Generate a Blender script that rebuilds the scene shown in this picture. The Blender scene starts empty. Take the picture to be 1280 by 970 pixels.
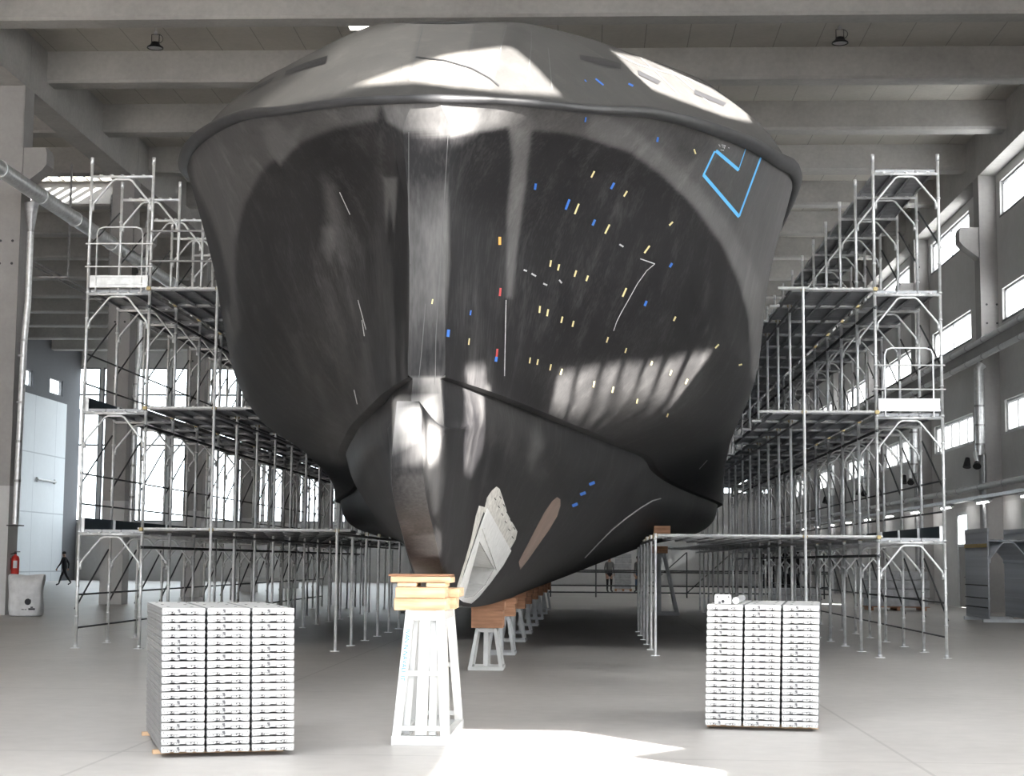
WORLD_STRENGTH = 6.2; SUN_STRENGTH = 60; EXPOSURE = .18
import bpy, bmesh, math, random
import numpy as np
from mathutils import Vector, Matrix
from mathutils.bvhtree import BVHTree
from mathutils.geometry import delaunay_2d_cdt

random.seed(7)
scene = bpy.context.scene
COL = scene.collection
PI = math.pi

# ------------------------------------------------------------------ camera
FPX, PITCH, YAW, ROLL, EYE = 2069.06, .1042, .0470, .0083, 1.4757
_cy, _sy, _cp, _sp = math.cos(YAW), math.sin(YAW), math.cos(PITCH), math.sin(PITCH)
C_R = Vector((_cy, _sy, 0)); _fh = Vector((-_sy, _cy, 0))
C_F = _fh * _cp + Vector((0, 0, _sp)); C_U = -_fh * _sp + Vector((0, 0, _cp))
_c, _s = math.cos(ROLL), math.sin(ROLL)
CAM = Vector((0, 0, EYE))
ri = C_R * _c + C_U * _s; up = -C_R * _s + C_U * _c
cam_data = bpy.data.cameras.new('camera'); cam = bpy.data.objects.new('camera', cam_data); COL.objects.link(cam)
cam_data.sensor_width = 36; cam_data.lens = FPX / 1280 * 36; cam_data.clip_end = 600
m3 = Matrix((ri, up, -C_F)).transposed()
cam.matrix_world = Matrix.Translation(CAM) @ m3.to_4x4()
scene.camera = cam

def ray(px, py):
    a, b = px - 640, py - 485
    x = a * _c + b * _s; y = -a * _s + b * _c
    return (C_R * (x / FPX) - C_U * (y / FPX) + C_F)
def on_y(px, py, Y):
    r = ray(px, py); return CAM + r * (Y / r.y)
def on_x(px, py, X):
    r = ray(px, py); return CAM + r * (X / r.x)
def on_z(px, py, Z=0.0):
    r = ray(px, py); return CAM + r * ((Z - EYE) / r.z)
def project_np(P):
    v = P - np.array(CAM)
    d = v @ np.array(C_F); x = FPX * (v @ np.array(C_R)) / d; y = -FPX * (v @ np.array(C_U)) / d
    return np.stack([640 + x * _c - y * _s, 485 + x * _s + y * _c], 1)

# ------------------------------------------------------------------ helpers
def tag(o, label=None, cat=None, group=None, kind=None):
    if label: o['label'] = label
    if cat: o['category'] = cat
    if group: o['group'] = group
    if kind: o['kind'] = kind
    return o

def thing(name, label, cat, loc=(0, 0, 0), rz=0, group=None):
    o = bpy.data.objects.new(name, None); COL.objects.link(o)
    o.location = loc; o.rotation_euler = (0, 0, rz); o.empty_display_size = .2
    return tag(o, label, cat, group)

class MB:
    def __init__(s): s.v = []; s.f = []; s.m = []
    def add(s, vs, fs, mi=0):
        n = len(s.v); s.v += [tuple(v) for v in vs]
        for f in fs: s.f.append(tuple(i + n for i in f)); s.m.append(mi)
    def box(s, c, size, mi=0, rot=None):
        hx, hy, hz = size[0] / 2, size[1] / 2, size[2] / 2
        vs = [Vector((x, y, z)) for x in (-hx, hx) for y in (-hy, hy) for z in (-hz, hz)]
        if rot is not None: vs = [rot @ v for v in vs]
        c = Vector(c)
        s.add([v + c for v in vs], [(0, 1, 3, 2), (4, 6, 7, 5), (0, 4, 5, 1), (2, 3, 7, 6), (0, 2, 6, 4), (1, 5, 7, 3)], mi)
    def span(s, a, b, mi=0):
        s.box([(a[i] + b[i]) / 2 for i in range(3)], [abs(b[i] - a[i]) for i in range(3)], mi)
    def beam(s, p0, p1, w, h, mi=0, side=None):
        p0, p1 = Vector(p0), Vector(p1); d = (p1 - p0); L = d.length; d.normalize()
        sd = Vector(side) if side is not None else (Vector((0, 0, 1)) if abs(d.z) < .9 else Vector((0, 1, 0)))
        x = d.cross(sd).normalized(); y = x.cross(d).normalized()
        R = Matrix((x, d, y)).transposed()
        s.box((p0 + p1) / 2, (w, L, h), mi, R)
    def tube(s, p0, p1, r, n=8, mi=0, r2=None, caps=True):
        p0, p1 = Vector(p0), Vector(p1); d = (p1 - p0).normalized()
        a = d.orthogonal().normalized(); b = d.cross(a)
        r2 = r if r2 is None else r2
        vs = []
        for p, rr in ((p0, r), (p1, r2)):
            for i in range(n):
                t = 2 * PI * i / n; vs.append(p + a * (rr * math.cos(t)) + b * (rr * math.sin(t)))
        fs = [(i, (i + 1) % n, n + (i + 1) % n, n + i) for i in range(n)]
        if caps: fs += [tuple(range(n - 1, -1, -1)), tuple(range(n, 2 * n))]
        s.add(vs, fs, mi)
    def path(s, pts, r, n=8, mi=0, closed=False):
        pts = [Vector(p) for p in pts]; N = len(pts); rings = []
        prev = None
        for i, p in enumerate(pts):
            if closed: d = pts[(i + 1) % N] - pts[i - 1]
            else: d = pts[min(i + 1, N - 1)] - pts[max(i - 1, 0)]
            d.normalize()
            a = d.orthogonal().normalized() if prev is None else (prev - d * prev.dot(d)).normalized()
            prev = a; b = d.cross(a)
            rings.append([p + a * (r * math.cos(2 * PI * k / n)) + b * (r * math.sin(2 * PI * k / n)) for k in range(n)])
        vs = [v for rg in rings for v in rg]; fs = []
        for i in range(N if closed else N - 1):
            j = (i + 1) % N
            for k in range(n): fs.append((i * n + k, i * n + (k + 1) % n, j * n + (k + 1) % n, j * n + k))
        if not closed: fs += [tuple(range(n - 1, -1, -1)), tuple((N - 1) * n + k for k in range(n))]
        s.add(vs, fs, mi)
    def lathe(s, prof, n=20, c=(0, 0, 0), mi=0, M=None):
        c = Vector(c); vs = []; fs = []
        for r, z in prof:
            for k in range(n):
                t = 2 * PI * k / n; v = Vector((r * math.cos(t), r * math.sin(t), z))
                vs.append(c + (M @ v if M is not None else v))
        for i in range(len(prof) - 1):
            for k in range(n): fs.append((i * n + k, i * n + (k + 1) % n, (i + 1) * n + (k + 1) % n, (i + 1) * n + k))
        if prof[0][0] > 1e-6: fs.append(tuple(range(n - 1, -1, -1)))
        if prof[-1][0] > 1e-6: fs.append(tuple((len(prof) - 1) * n + k for k in range(n)))
        s.add(vs, fs, mi)
    def prism(s, poly, f0, f1, mi=0):
        """poly: 2D points; f0/f1 map (u,v) to 3D for the two ends"""
        n = len(poly)
        vs = [Vector(f0(u, v)) for u, v in poly] + [Vector(f1(u, v)) for u, v in poly]
        fs = [tuple(range(n - 1, -1, -1)), tuple(range(n, 2 * n))] + [(i, (i + 1) % n, n + (i + 1) % n, n + i) for i in range(n)]
        s.add(vs, fs, mi)
    def mesh(s, name, mats, origin=(0, 0, 0), smooth=False, fix=True):
        me = bpy.data.meshes.new(name); o = Vector(origin)
        me.from_pydata([tuple(Vector(v) - o) for v in s.v], [], s.f)
        for m in (mats if isinstance(mats, (list, tuple)) else [mats]): me.materials.append(m)
        me.polygons.foreach_set('material_index', s.m)
        if fix:
            bm = bmesh.new(); bm.from_mesh(me); bmesh.ops.recalc_face_normals(bm, faces=bm.faces); bm.to_mesh(me); bm.free()
        if smooth:
            me.polygons.foreach_set('use_smooth', [True] * len(me.polygons))
        me.update(); return me
    def build(s, name, mats, parent=None, origin=None, smooth=False, fix=True, bevel=0):
        """vertices are in the frame of the parent (if the parent is rotated) or of the world"""
        if origin is None:
            origin = parent.location if parent is not None and parent.get('_w') else (0, 0, 0)
        me = s.mesh(name, mats, origin, smooth, fix)
        o = bpy.data.objects.new(name, me); COL.objects.link(o)
        if parent is not None:
            o.parent = parent
            pl = world_loc(parent)
            o.location = (Vector(origin) - pl) if parent.get('_w') else Vector(origin)
        else: o.location = origin
        if smooth and hasattr(me, 'set_sharp_from_angle'): me.set_sharp_from_angle(angle=math.radians(40))
        if bevel:
            b = o.modifiers.new('bevel', 'BEVEL'); b.width = bevel; b.segments = 2; b.limit_method = 'ANGLE'
        return o
WORLD_PARENTS = []
def world_loc(o):
    v = Vector(o.location)
    while o.parent is not None: o = o.parent; v = v + Vector(o.location)
    return v
def wthing(*a, **k):
    """a thing whose parts are given in world coordinates"""
    o = thing(*a, **k); o['_w'] = 1; WORLD_PARENTS.append(o); return o
def inst(me, name, parent=None, loc=(0, 0, 0), rz=0, rot=None):
    o = bpy.data.objects.new(name, me); COL.objects.link(o)
    if parent is not None: o.parent = parent
    o.location = loc; o.rotation_euler = rot if rot is not None else (0, 0, rz)
    return o
def structure(o): o['kind'] = 'structure'; return o

# ------------------------------------------------------------------ materials
def new_mat(name):
    m = bpy.data.materials.new(name); m.use_nodes = True
    nt = m.node_tree; return m, nt, nt.nodes['Principled BSDF']
def N(nt, t, **kw):
    n = nt.nodes.new(t)
    for k, v in kw.items():
        if k.startswith('i_'): n.inputs[int(k[2:])].default_value = v
        else: setattr(n, k, v)
    return n
def mat(name, col, rough=.5, metal=0, var=.12, scale=6, bump=0, detail=5, col2=None, stretch=None, spec=None):
    m, nt, b = new_mat(name); L = nt.links.new
    tc = N(nt, 'ShaderNodeTexCoord'); mp = N(nt, 'ShaderNodeMapping')
    if stretch: mp.inputs['Scale'].default_value = stretch
    L(tc.outputs['Object'], mp.inputs['Vector'])
    nz = N(nt, 'ShaderNodeTexNoise'); nz.inputs['Scale'].default_value = scale; nz.inputs['Detail'].default_value = detail
    L(mp.outputs[0], nz.inputs['Vector'])
    rp = N(nt, 'ShaderNodeValToRGB'); e = rp.color_ramp.elements
    a = [max(0, c * (1 - var)) for c in col]; z = [min(1, c * (1 + var)) for c in (col2 or col)]
    e[0].position = .3; e[1].position = .7; e[0].color = (*a, 1); e[1].color = (*z, 1)
    L(nz.outputs['Fac'], rp.inputs[0]); L(rp.outputs[0], b.inputs['Base Color'])
    b.inputs['Roughness'].default_value = rough; b.inputs['Metallic'].default_value = metal
    if spec is not None: b.inputs['Specular IOR Level'].default_value = spec
    if bump:
        bp = N(nt, 'ShaderNodeBump'); bp.inputs['Strength'].default_value = bump; bp.inputs['Distance'].default_value = .02
        L(nz.outputs['Fac'], bp.inputs['Height']); L(bp.outputs[0], b.inputs['Normal'])
    return m

def math_node(nt, op, a, b=None, c=None):
    n = N(nt, 'ShaderNodeMath', operation=op)
    for i, x in enumerate((a, b, c)):
        if x is None: continue
        if isinstance(x, (int, float)): n.inputs[i].default_value = x
        else: nt.links.new(x, n.inputs[i])
    return n.outputs[0]
def lines_mask(nt, coord, period, offset, width):
    """1 on thin lines every `period` along a coordinate"""
    f = math_node(nt, 'FRACT', math_node(nt, 'DIVIDE', math_node(nt, 'SUBTRACT', coord, offset - width / 2 - 100 * period), period))
    return math_node(nt, 'LESS_THAN', f, width / period)
def concrete(name, col, rough=.7, joints=None, jcol=(.05, .05, .05), var=.18, scale=.7, bump=.15, jstr=.6):
    m, nt, b = new_mat(name); L = nt.links.new
    tc = N(nt, 'ShaderNodeTexCoord'); geo = N(nt, 'ShaderNodeNewGeometry')
    n1 = N(nt, 'ShaderNodeTexNoise'); n1.inputs['Scale'].default_value = scale; n1.inputs['Detail'].default_value = 7; n1.inputs['Roughness'].default_value = .62
    n2 = N(nt, 'ShaderNodeTexNoise'); n2.inputs['Scale'].default_value = scale * 14; n2.inputs['Detail'].default_value = 6
    L(geo.outputs['Position'], n1.inputs['Vector']); L(geo.outputs['Position'], n2.inputs['Vector'])
    f = math_node(nt, 'ADD', math_node(nt, 'MULTIPLY', n1.outputs['Fac'], .7), math_node(nt, 'MULTIPLY', n2.outputs['Fac'], .3))
    rp = N(nt, 'ShaderNodeValToRGB'); e = rp.color_ramp.elements
    e[0].position = .33; e[1].position = .66
    e[0].color = (*[c * (1 - var) for c in col], 1); e[1].color = (*[c * (1 + var) for c in col], 1)
    L(f, rp.inputs[0]); out = rp.outputs[0]
    if joints:
        sx = N(nt, 'ShaderNodeSeparateXYZ'); L(geo.outputs['Position'], sx.inputs[0]); mk = None
        for ax, per, off, w in joints:
            q = lines_mask(nt, sx.outputs[ax], per, off, w)
            mk = q if mk is None else math_node(nt, 'MAXIMUM', mk, q)
        mk = math_node(nt, 'MULTIPLY', mk, jstr)
        mx = N(nt, 'ShaderNodeMix', data_type='RGBA'); L(mk, mx.inputs[0]); L(out, mx.inputs[6]); mx.inputs[7].default_value = (*jcol, 1)
        out = mx.outputs[2]
    L(out, b.inputs['Base Color'])
    rr = N(nt, 'ShaderNodeMapRange'); rr.inputs[3].default_value = rough - .08; rr.inputs[4].default_value = rough + .12
    L(n1.outputs['Fac'], rr.inputs[0]); L(rr.outputs[0], b.inputs['Roughness'])
    if bump:
        bp = N(nt, 'ShaderNodeBump'); bp.inputs['Strength'].default_value = bump; bp.inputs['Distance'].default_value = .01
        L(n2.outputs['Fac'], bp.inputs['Height']); L(bp.outputs[0], b.inputs['Normal'])
    return m

M = {}
M['floor'] = concrete('polished concrete floor', (.50, .478, .462), .42, [(0, 6.0, 2.43, .03), (1, 6.0, 12.75, .03)], (.2, .19, .185), .14, .35, .05, .35)
M['slab'] = concrete('roof slab concrete', (.45, .43, .39), .85, [(0, 1.15, .3, .025)], (.14, .13, .12), .1, .5, .1, .55)
M['beam'] = concrete('precast beam concrete', (.40, .39, .375), .85, None, var=.16, scale=.6)
M['column'] = concrete('column concrete', (.36, .35, .345), .85, None, var=.1, scale=.8)
M['column_white'] = concrete('column white dado paint', (.6, .6, .6), .7, None, var=.06, scale=.8)
M['wall'] = concrete('grey precast wall panel', (.58, .575, .57), .85, [(1, 10.6, 53.0, .03)], (.1, .1, .1), .08, .4)
M['wall_light'] = concrete('pale lower wall panel', (.66, .655, .65), .8, [(1, 2.65, 53.0, .03)], (.2, .2, .2), .08, .4, .05, .7)
M['zinc'] = mat('bright zinc sheet', (.40, .405, .42), .45, .3, .08, 6)
M['bundle'] = mat('dull zinc bundle', (.55, .57, .61), .55, .2, .15, 7)
M['wall_dark'] = concrete('dark upper wall', (.15, .155, .17), .85, None, var=.08, scale=.4)
M['wall_pale'] = concrete('pale insulated wall panel', (.72, .76, .80), .6, [(1, 4.0, 95.0, .05), (2, 3.6, .6, .07)], (.36, .39, .44), .04, .3, .05, .7)
M['steel'] = mat('galvanised scaffold tube', (.76, .77, .78), .38, .6, .15, 9)
M['steel_old'] = mat('weathered galvanised tube', (.42, .42, .43), .45, .8, .2, 9)
M['dark_steel'] = mat('dark ledger tube', (.09, .095, .1), .5, .6, .2, 9)
M['plank'] = mat('galvanised deck plank', (.42, .43, .45), .5, .5, .18, 5)
M['plank_cap'] = mat('bright zinc plank end plate', (.64, .64, .64), .5, .2, .05, 12)
M['slot'] = mat('dark punched slot', (.06, .06, .065), .8, 0, .1, 9)
M['lock'] = mat('grey lock mark', (.17, .17, .18), .6, .2, .1, 9)
M['brass'] = mat('yellow passivated coupler', (.36, .29, .15), .4, .8, .2, 12)
M['toe'] = mat('slate painted toe board', (.055, .08, .1), .5, .1, .12, 5)
M['white_paint'] = mat('white painted steel', (.6, .61, .61), .5, .1, .06, 8)
M['white_old'] = mat('worn white painted steel', (.5, .52, .54), .55, .1, .1, 8)
M['timber'] = mat('fresh orange pine timber', (.68, .44, .26), .7, 0, .16, 3, .1, 6, (.78, .56, .36), (1, 1, 9))
M['timber_red'] = mat('aged reddish timber', (.40, .2, .115), .75, 0, .2, 3, .1, 6, (.47, .25, .15), (1, 1, 9))
M['ink_blue'] = mat('faded blue stencil paint', (.03, .27, .42), .6)
M['tape_blue'] = mat('light blue masking tape', (.10, .42, .78), .6, 0, .05)
M['tape_deep'] = mat('deep blue tape', (.03, .15, .55), .6, 0, .05)
M['tape_yellow'] = mat('pale yellow tape', (.78, .68, .33), .6, 0, .08)
M['tape_orange'] = mat('orange tape', (.8, .38, .08), .6, 0, .05)
M['tape_red'] = mat('red tape', (.5, .06, .06), .6, 0, .05)
M['chalk'] = mat('white chalk mark', (.5, .5, .5), .9, 0, .2, 30)
M['black'] = mat('matt black', (.012, .012, .014), .6)
M['rubber'] = mat('black plastic lamp housing', (.015, .015, .017), .45)
M['lens'] = mat('frosted lamp lens', (.42, .42, .43), .35)
M['filler_white'] = mat('light grey filler', (.62, .62, .61), .6, 0, .08, 14)
M['filler_rough'] = mat('combed adhesive', (.5, .485, .45), .8, 0, .25, 18)
M['primer'] = mat('brown primer patch', (.21, .15, .125), .55, 0, .12, 4)
M['red'] = mat('red extinguisher paint', (.55, .03, .02), .35)
M['bag'] = mat('white woven sack', (.72, .73, .75), .7, 0, .1, 7, .3)
M['ink'] = mat('dark print', (.05, .05, .06), .7)
M['skin'] = mat('skin', (.42, .26, .19), .6)
M['jacket'] = mat('dark navy jacket', (.022, .024, .03), .85)
M['trousers'] = mat('black trousers', (.02, .02, .023), .85)
M['jeans'] = mat('blue jeans', (.06, .10, .18), .85)
M['shirt'] = mat('grey work shirt', (.17, .17, .17), .85)
M['hair'] = mat('dark hair', (.02, .015, .012), .7)
M['frame_white'] = mat('white window frame', (.62, .63, .64), .5)
M['frame_grey'] = mat('grey window frame', (.2, .2, .21), .5)
M['yellow'] = mat('ochre strap', (.4, .28, .06), .7)
M['strap'] = mat('dark strap', (.02, .02, .022), .7)
M['tarp'] = mat('black tarpaulin', (.014, .014, .016), .75, 0, .2, 2, .2)
M['crate'] = mat('grey wrapped load', (.45, .46, .48), .6, .1, .2, 5)
def glass():
    m = bpy.data.materials.new('window glass'); m.use_nodes = True; nt = m.node_tree
    for n in list(nt.nodes): nt.nodes.remove(n)
    o = N(nt, 'ShaderNodeOutputMaterial'); tr = N(nt, 'ShaderNodeBsdfTransparent'); gl = N(nt, 'ShaderNodeBsdfGlossy'); mx = N(nt, 'ShaderNodeMixShader')
    tr.inputs[0].default_value = (.93, .96, .97, 1); gl.inputs['Roughness'].default_value = .05; mx.inputs[0].default_value = .06
    nt.links.new(tr.outputs[0], mx.inputs[1]); nt.links.new(gl.outputs[0], mx.inputs[2]); nt.links.new(mx.outputs[0], o.inputs[0]); return m
M['glass'] = glass()
def glow():
    m, nt, b = new_mat('lit tube'); b.inputs['Emission Color'].default_value = (1, .98, .95, 1); b.inputs['Emission Strength'].default_value = 22; return m
M['tube'] = glow()
def frosted(name, k):
    m = bpy.data.materials.new(name); m.use_nodes = True; nt = m.node_tree
    for n in list(nt.nodes): nt.nodes.remove(n)
    o = N(nt, 'ShaderNodeOutputMaterial'); tr = N(nt, 'ShaderNodeBsdfTranslucent'); cl = N(nt, 'ShaderNodeBsdfTransparent'); mx = N(nt, 'ShaderNodeMixShader')
    tr.inputs[0].default_value = (k, k * 1.02, k * 1.04, 1); cl.inputs[0].default_value = (.9, .93, .95, 1); mx.inputs[0].default_value = .12
    nt.links.new(tr.outputs[0], mx.inputs[1]); nt.links.new(cl.outputs[0], mx.inputs[2]); nt.links.new(mx.outputs[0], o.inputs[0]); return m
M['frosted'] = frosted('frosted polycarbonate pane', .75); M['dull_pane'] = frosted('dull polycarbonate pane', .3)
# ------------------------------------------------------------------ sun direction (towards the sun)
SUN_EL, SUN_AZ = math.radians(25), math.radians(50)
SUN = Vector((math.cos(SUN_EL) * math.sin(SUN_AZ), -math.cos(SUN_EL) * math.cos(SUN_AZ), math.sin(SUN_EL)))
ROOF_Z = 15.3

# ------------------------------------------------------------------ hull
XC = -1.38                      # ship's centreline
def pchip(x, y, q):
    x = np.asarray(x, float); y = np.asarray(y, float); q = np.asarray(q, float)
    h = np.diff(x); d = np.diff(y) / h; n = len(x); m = np.zeros(n)
    for i in range(1, n - 1):
        if d[i - 1] * d[i] > 0:
            w1, w2 = 2 * h[i] + h[i - 1], h[i] + 2 * h[i - 1]
            m[i] = (w1 + w2) / (w1 / d[i - 1] + w2 / d[i])
    m[0] = d[0]; m[-1] = d[-1]
    k = np.clip(np.searchsorted(x, q) - 1, 0, n - 2); t = (q - x[k]) / h[k]
    return ((2*t**3-3*t**2+1)*y[k] + (t**3-2*t**2+t)*h[k]*m[k] + (-2*t**3+3*t**2)*y[k+1] + (t**3-t**2)*h[k]*m[k+1])

# stations: t, then (half breadth, y or None for y=t, z) for K L1 L2 L3 C B1 B2 B3 R
ST = [
 (13.7, (.11,14.75,1.26),(.13,13.5,1.65),(.12,12.5,2.2),(.085,12.5,2.68),(.15,13.95,2.5),(.16,13.9,3.02),(.15,13.85,3.7),(.16,13.8,4.4),(.2,13.64,5.08),(.1,13.52,5.33)),
 (14.3, (.14,14.9,1.2),(.17,13.95,1.6),(.2,13.15,2.15),(.23,13.15,2.5),(.27,14.2,2.62),(.26,14.25,3.02),(.27,14.2,3.7),(.3,14.2,4.4),(.45,13.86,5.08),(.6,13.72,5.37)),
 (15.0, (.15,None,1.14),(.22,None,1.5),(.28,None,2.0),(.38,None,2.55),(.43,None,2.78),(.49,None,3.01),(.55,None,3.7),(.64,None,4.4),(.97,14.6,5.16),(1.28,14.3,5.46)),
 (16.0, (.16,None,1.05),(.28,None,1.4),(.42,None,1.95),(.58,None,2.5),(.65,None,2.75),(.73,None,3.0),(.93,None,3.6),(1.2,None,4.3),(1.55,None,5.1),(2.02,15.65,5.78)),
 (18.0, (.16,None,.98),(.38,None,1.32),(.68,None,1.9),(.98,None,2.45),(1.1,None,2.7),(1.22,None,2.96),(1.72,None,3.45),(2.2,None,4.2),(2.6,None,5.2),(3.05,None,6.13)),
 (20.0, (.16,None,.95),(.46,None,1.25),(.92,None,1.8),(1.3,None,2.4),(1.45,None,2.68),(1.6,None,2.96),(2.35,None,3.38),(2.95,None,4.2),(3.27,None,5.3),(3.66,None,6.4)),
 (22.0, (.16,None,.93),(.5,None,1.2),(1.1,None,1.72),(1.6,None,2.35),(1.78,None,2.66),(1.96,None,2.97),(2.9,None,3.38),(3.45,None,4.15),(3.72,None,5.4),(4.1,None,6.75)),
 (24.0, (.16,None,.92),(.55,None,1.18),(1.25,None,1.68),(1.85,None,2.3),(2.06,None,2.64),(2.27,None,2.98),(3.35,None,3.42),(3.8,None,4.2),(3.97,None,5.5),(4.35,None,6.98)),
 (27.0, (.16,None,.9),(.6,None,1.12),(1.4,None,1.58),(2.1,None,2.15),(2.3,None,2.56),(2.5,None,2.97),(3.65,None,3.5),(3.93,None,4.15),(4.08,None,5.6),(4.46,None,7.05)),
 (30.0, (.16,None,.9),(.7,None,1.12),(1.65,None,1.6),(2.5,None,2.15),(2.68,None,2.55),(2.85,None,2.95),(3.88,None,3.52),(4.02,None,4.15),(4.15,None,5.6),(4.5,None,7.08)),
 (34.0, (.16,None,.9),(.85,None,1.15),(2.05,None,1.68),(3.2,None,2.25),(3.38,None,2.58),(3.55,None,2.9),(4.15,None,3.4),(4.22,None,4.2),(4.28,None,5.7),(4.5,None,7.1)),
 (38.0, (.16,None,.9),(1.0,None,1.2),(2.5,None,1.8),(4.0,None,2.22),(4.25,None,2.5),(4.42,None,2.78),(4.40,None,3.3),(4.42,None,4.2),(4.44,None,5.7),(4.5,None,7.1)),
 (44.0, (.16,None,.95),(1.1,None,1.25),(2.7,None,1.85),(4.1,None,2.3),(4.35,None,2.55),(4.5,None,2.8),(4.48,None,3.4),(4.48,None,4.4),(4.48,None,5.8),(4.5,None,7.1)),
 (54.0, (.16,None,1.3),(1.1,None,1.5),(2.6,None,1.95),(4.0,None,2.35),(4.18,None,2.6),(4.3,None,2.85),(4.3,None,3.4),(4.3,None,4.4),(4.32,None,5.8),(4.35,None,7.1)),
]
WT = [(13.7, (0.0, 15.35, 6.58)), (14.3, (.32, 15.38, 6.6)), (15, (.62, 15.6, 6.68)), (16, (1.0, 16.4, 6.87)), (18, (1.75, 18.2, 7.21)), (20, (2.8, 20, 7.37)),
      (22, (3.38, 22, 7.52)), (24, (3.7, 24, 7.6)), (27, (3.85, 27, 7.62)), (30, (3.9, 30, 7.6)), (34, (3.95, 34, 7.6)), (38, (3.95, 38, 7.6)), (44, (3.95, 44, 7.6)), (54, (3.9, 54, 7.6))]
TS = np.array([s[0] for s in ST])
def ctrl(idx, tq):
    p = np.array([[s[1 + idx][0], (s[0] if s[1 + idx][1] is None else s[1 + idx][1]), s[1 + idx][2]] for s in ST])
    return np.stack([pchip(TS, p[:, c], tq) for c in range(3)], 1)
tq = np.concatenate([np.arange(13.7, 16, .025), np.arange(16, 26, .05), np.arange(26, 54.01, .5)])
CT = [ctrl(i, tq) for i in range(10)]
CI = CT[5].copy(); CI[:, 0] -= np.minimum(.11, .025 + CI[:, 0] * .12); CI[:, 2] -= .012      # inner edge of the spray ledge
def section(cols, n):
    """densify a chain of control points row by row"""
    out = []
    for r in range(len(tq)):
        p = np.array([c[r] for c in cols])
        d = np.concatenate([[0], np.cumsum(np.linalg.norm(np.diff(p, axis=0), axis=1) + 1e-6)])
        q = np.linspace(0, d[-1], n)
        out.append(np.stack([pchip(d, p[:, c], q) for c in range(3)], 1))
    return np.array(out)             # rows x n x (b,y,z)
BOT = section(CT[0:5] + [CI], 48); TOP = section(CT[5:10], 120); LEDGE = np.stack([CI, CT[5]], 1)
wt = np.array([w[0] for w in WT]); wp = np.array([w[1] for w in WT])
WC = np.stack([pchip(wt, wp[:, c], tq) for c in range(3)], 1)
mid = (CT[9] + WC) / 2; mid[:, 0] += .05 * np.minimum(1, CT[9][:, 0]); mid[:, 2] += .07; mid[:, 1] -= .03
WHALE = section([CT[9], mid, WC], 26); WHALE[0, :, 0] = 0

def grid_mesh(mb, G, mirror, mi=0):
    R, S, _ = G.shape
    sg = -1 if mirror else 1
    vs = [(XC + sg * G[r, k, 0], G[r, k, 1], G[r, k, 2]) for r in range(R) for k in range(S)]
    fs = []
    for r in range(R - 1):
        for k in range(S - 1):
            a, b, c, d = r * S + k, (r + 1) * S + k, (r + 1) * S + k + 1, r * S + k + 1
            fs.append((a, d, c, b) if mirror else (a, b, c, d))
    mb.add(vs, fs, mi)

def inside_poly(P, poly, soft=2.0):
    """soft inside mask of pixel points"""
    poly = np.array(poly, float); x, y = P[:, 0], P[:, 1]
    ins = np.zeros(len(P), bool); dist = np.full(len(P), 1e9)
    for i in range(len(poly)):
        a, b = poly[i], poly[(i + 1) % len(poly)]
        cond = (a[1] > y) != (b[1] > y)
        xi = a[0] + (y - a[1]) / (b[1] - a[1] + 1e-12) * (b[0] - a[0])
        ins ^= cond & (x < xi)
        ab = b - a; t = np.clip(((P - a) @ ab) / (ab @ ab + 1e-9), 0, 1)
        dist = np.minimum(dist, np.linalg.norm(P - (a + t[:, None] * ab), axis=1))
    sd = np.where(ins, dist, -dist)
    return np.clip(sd / soft * .5 + .5, 0, 1)

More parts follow.
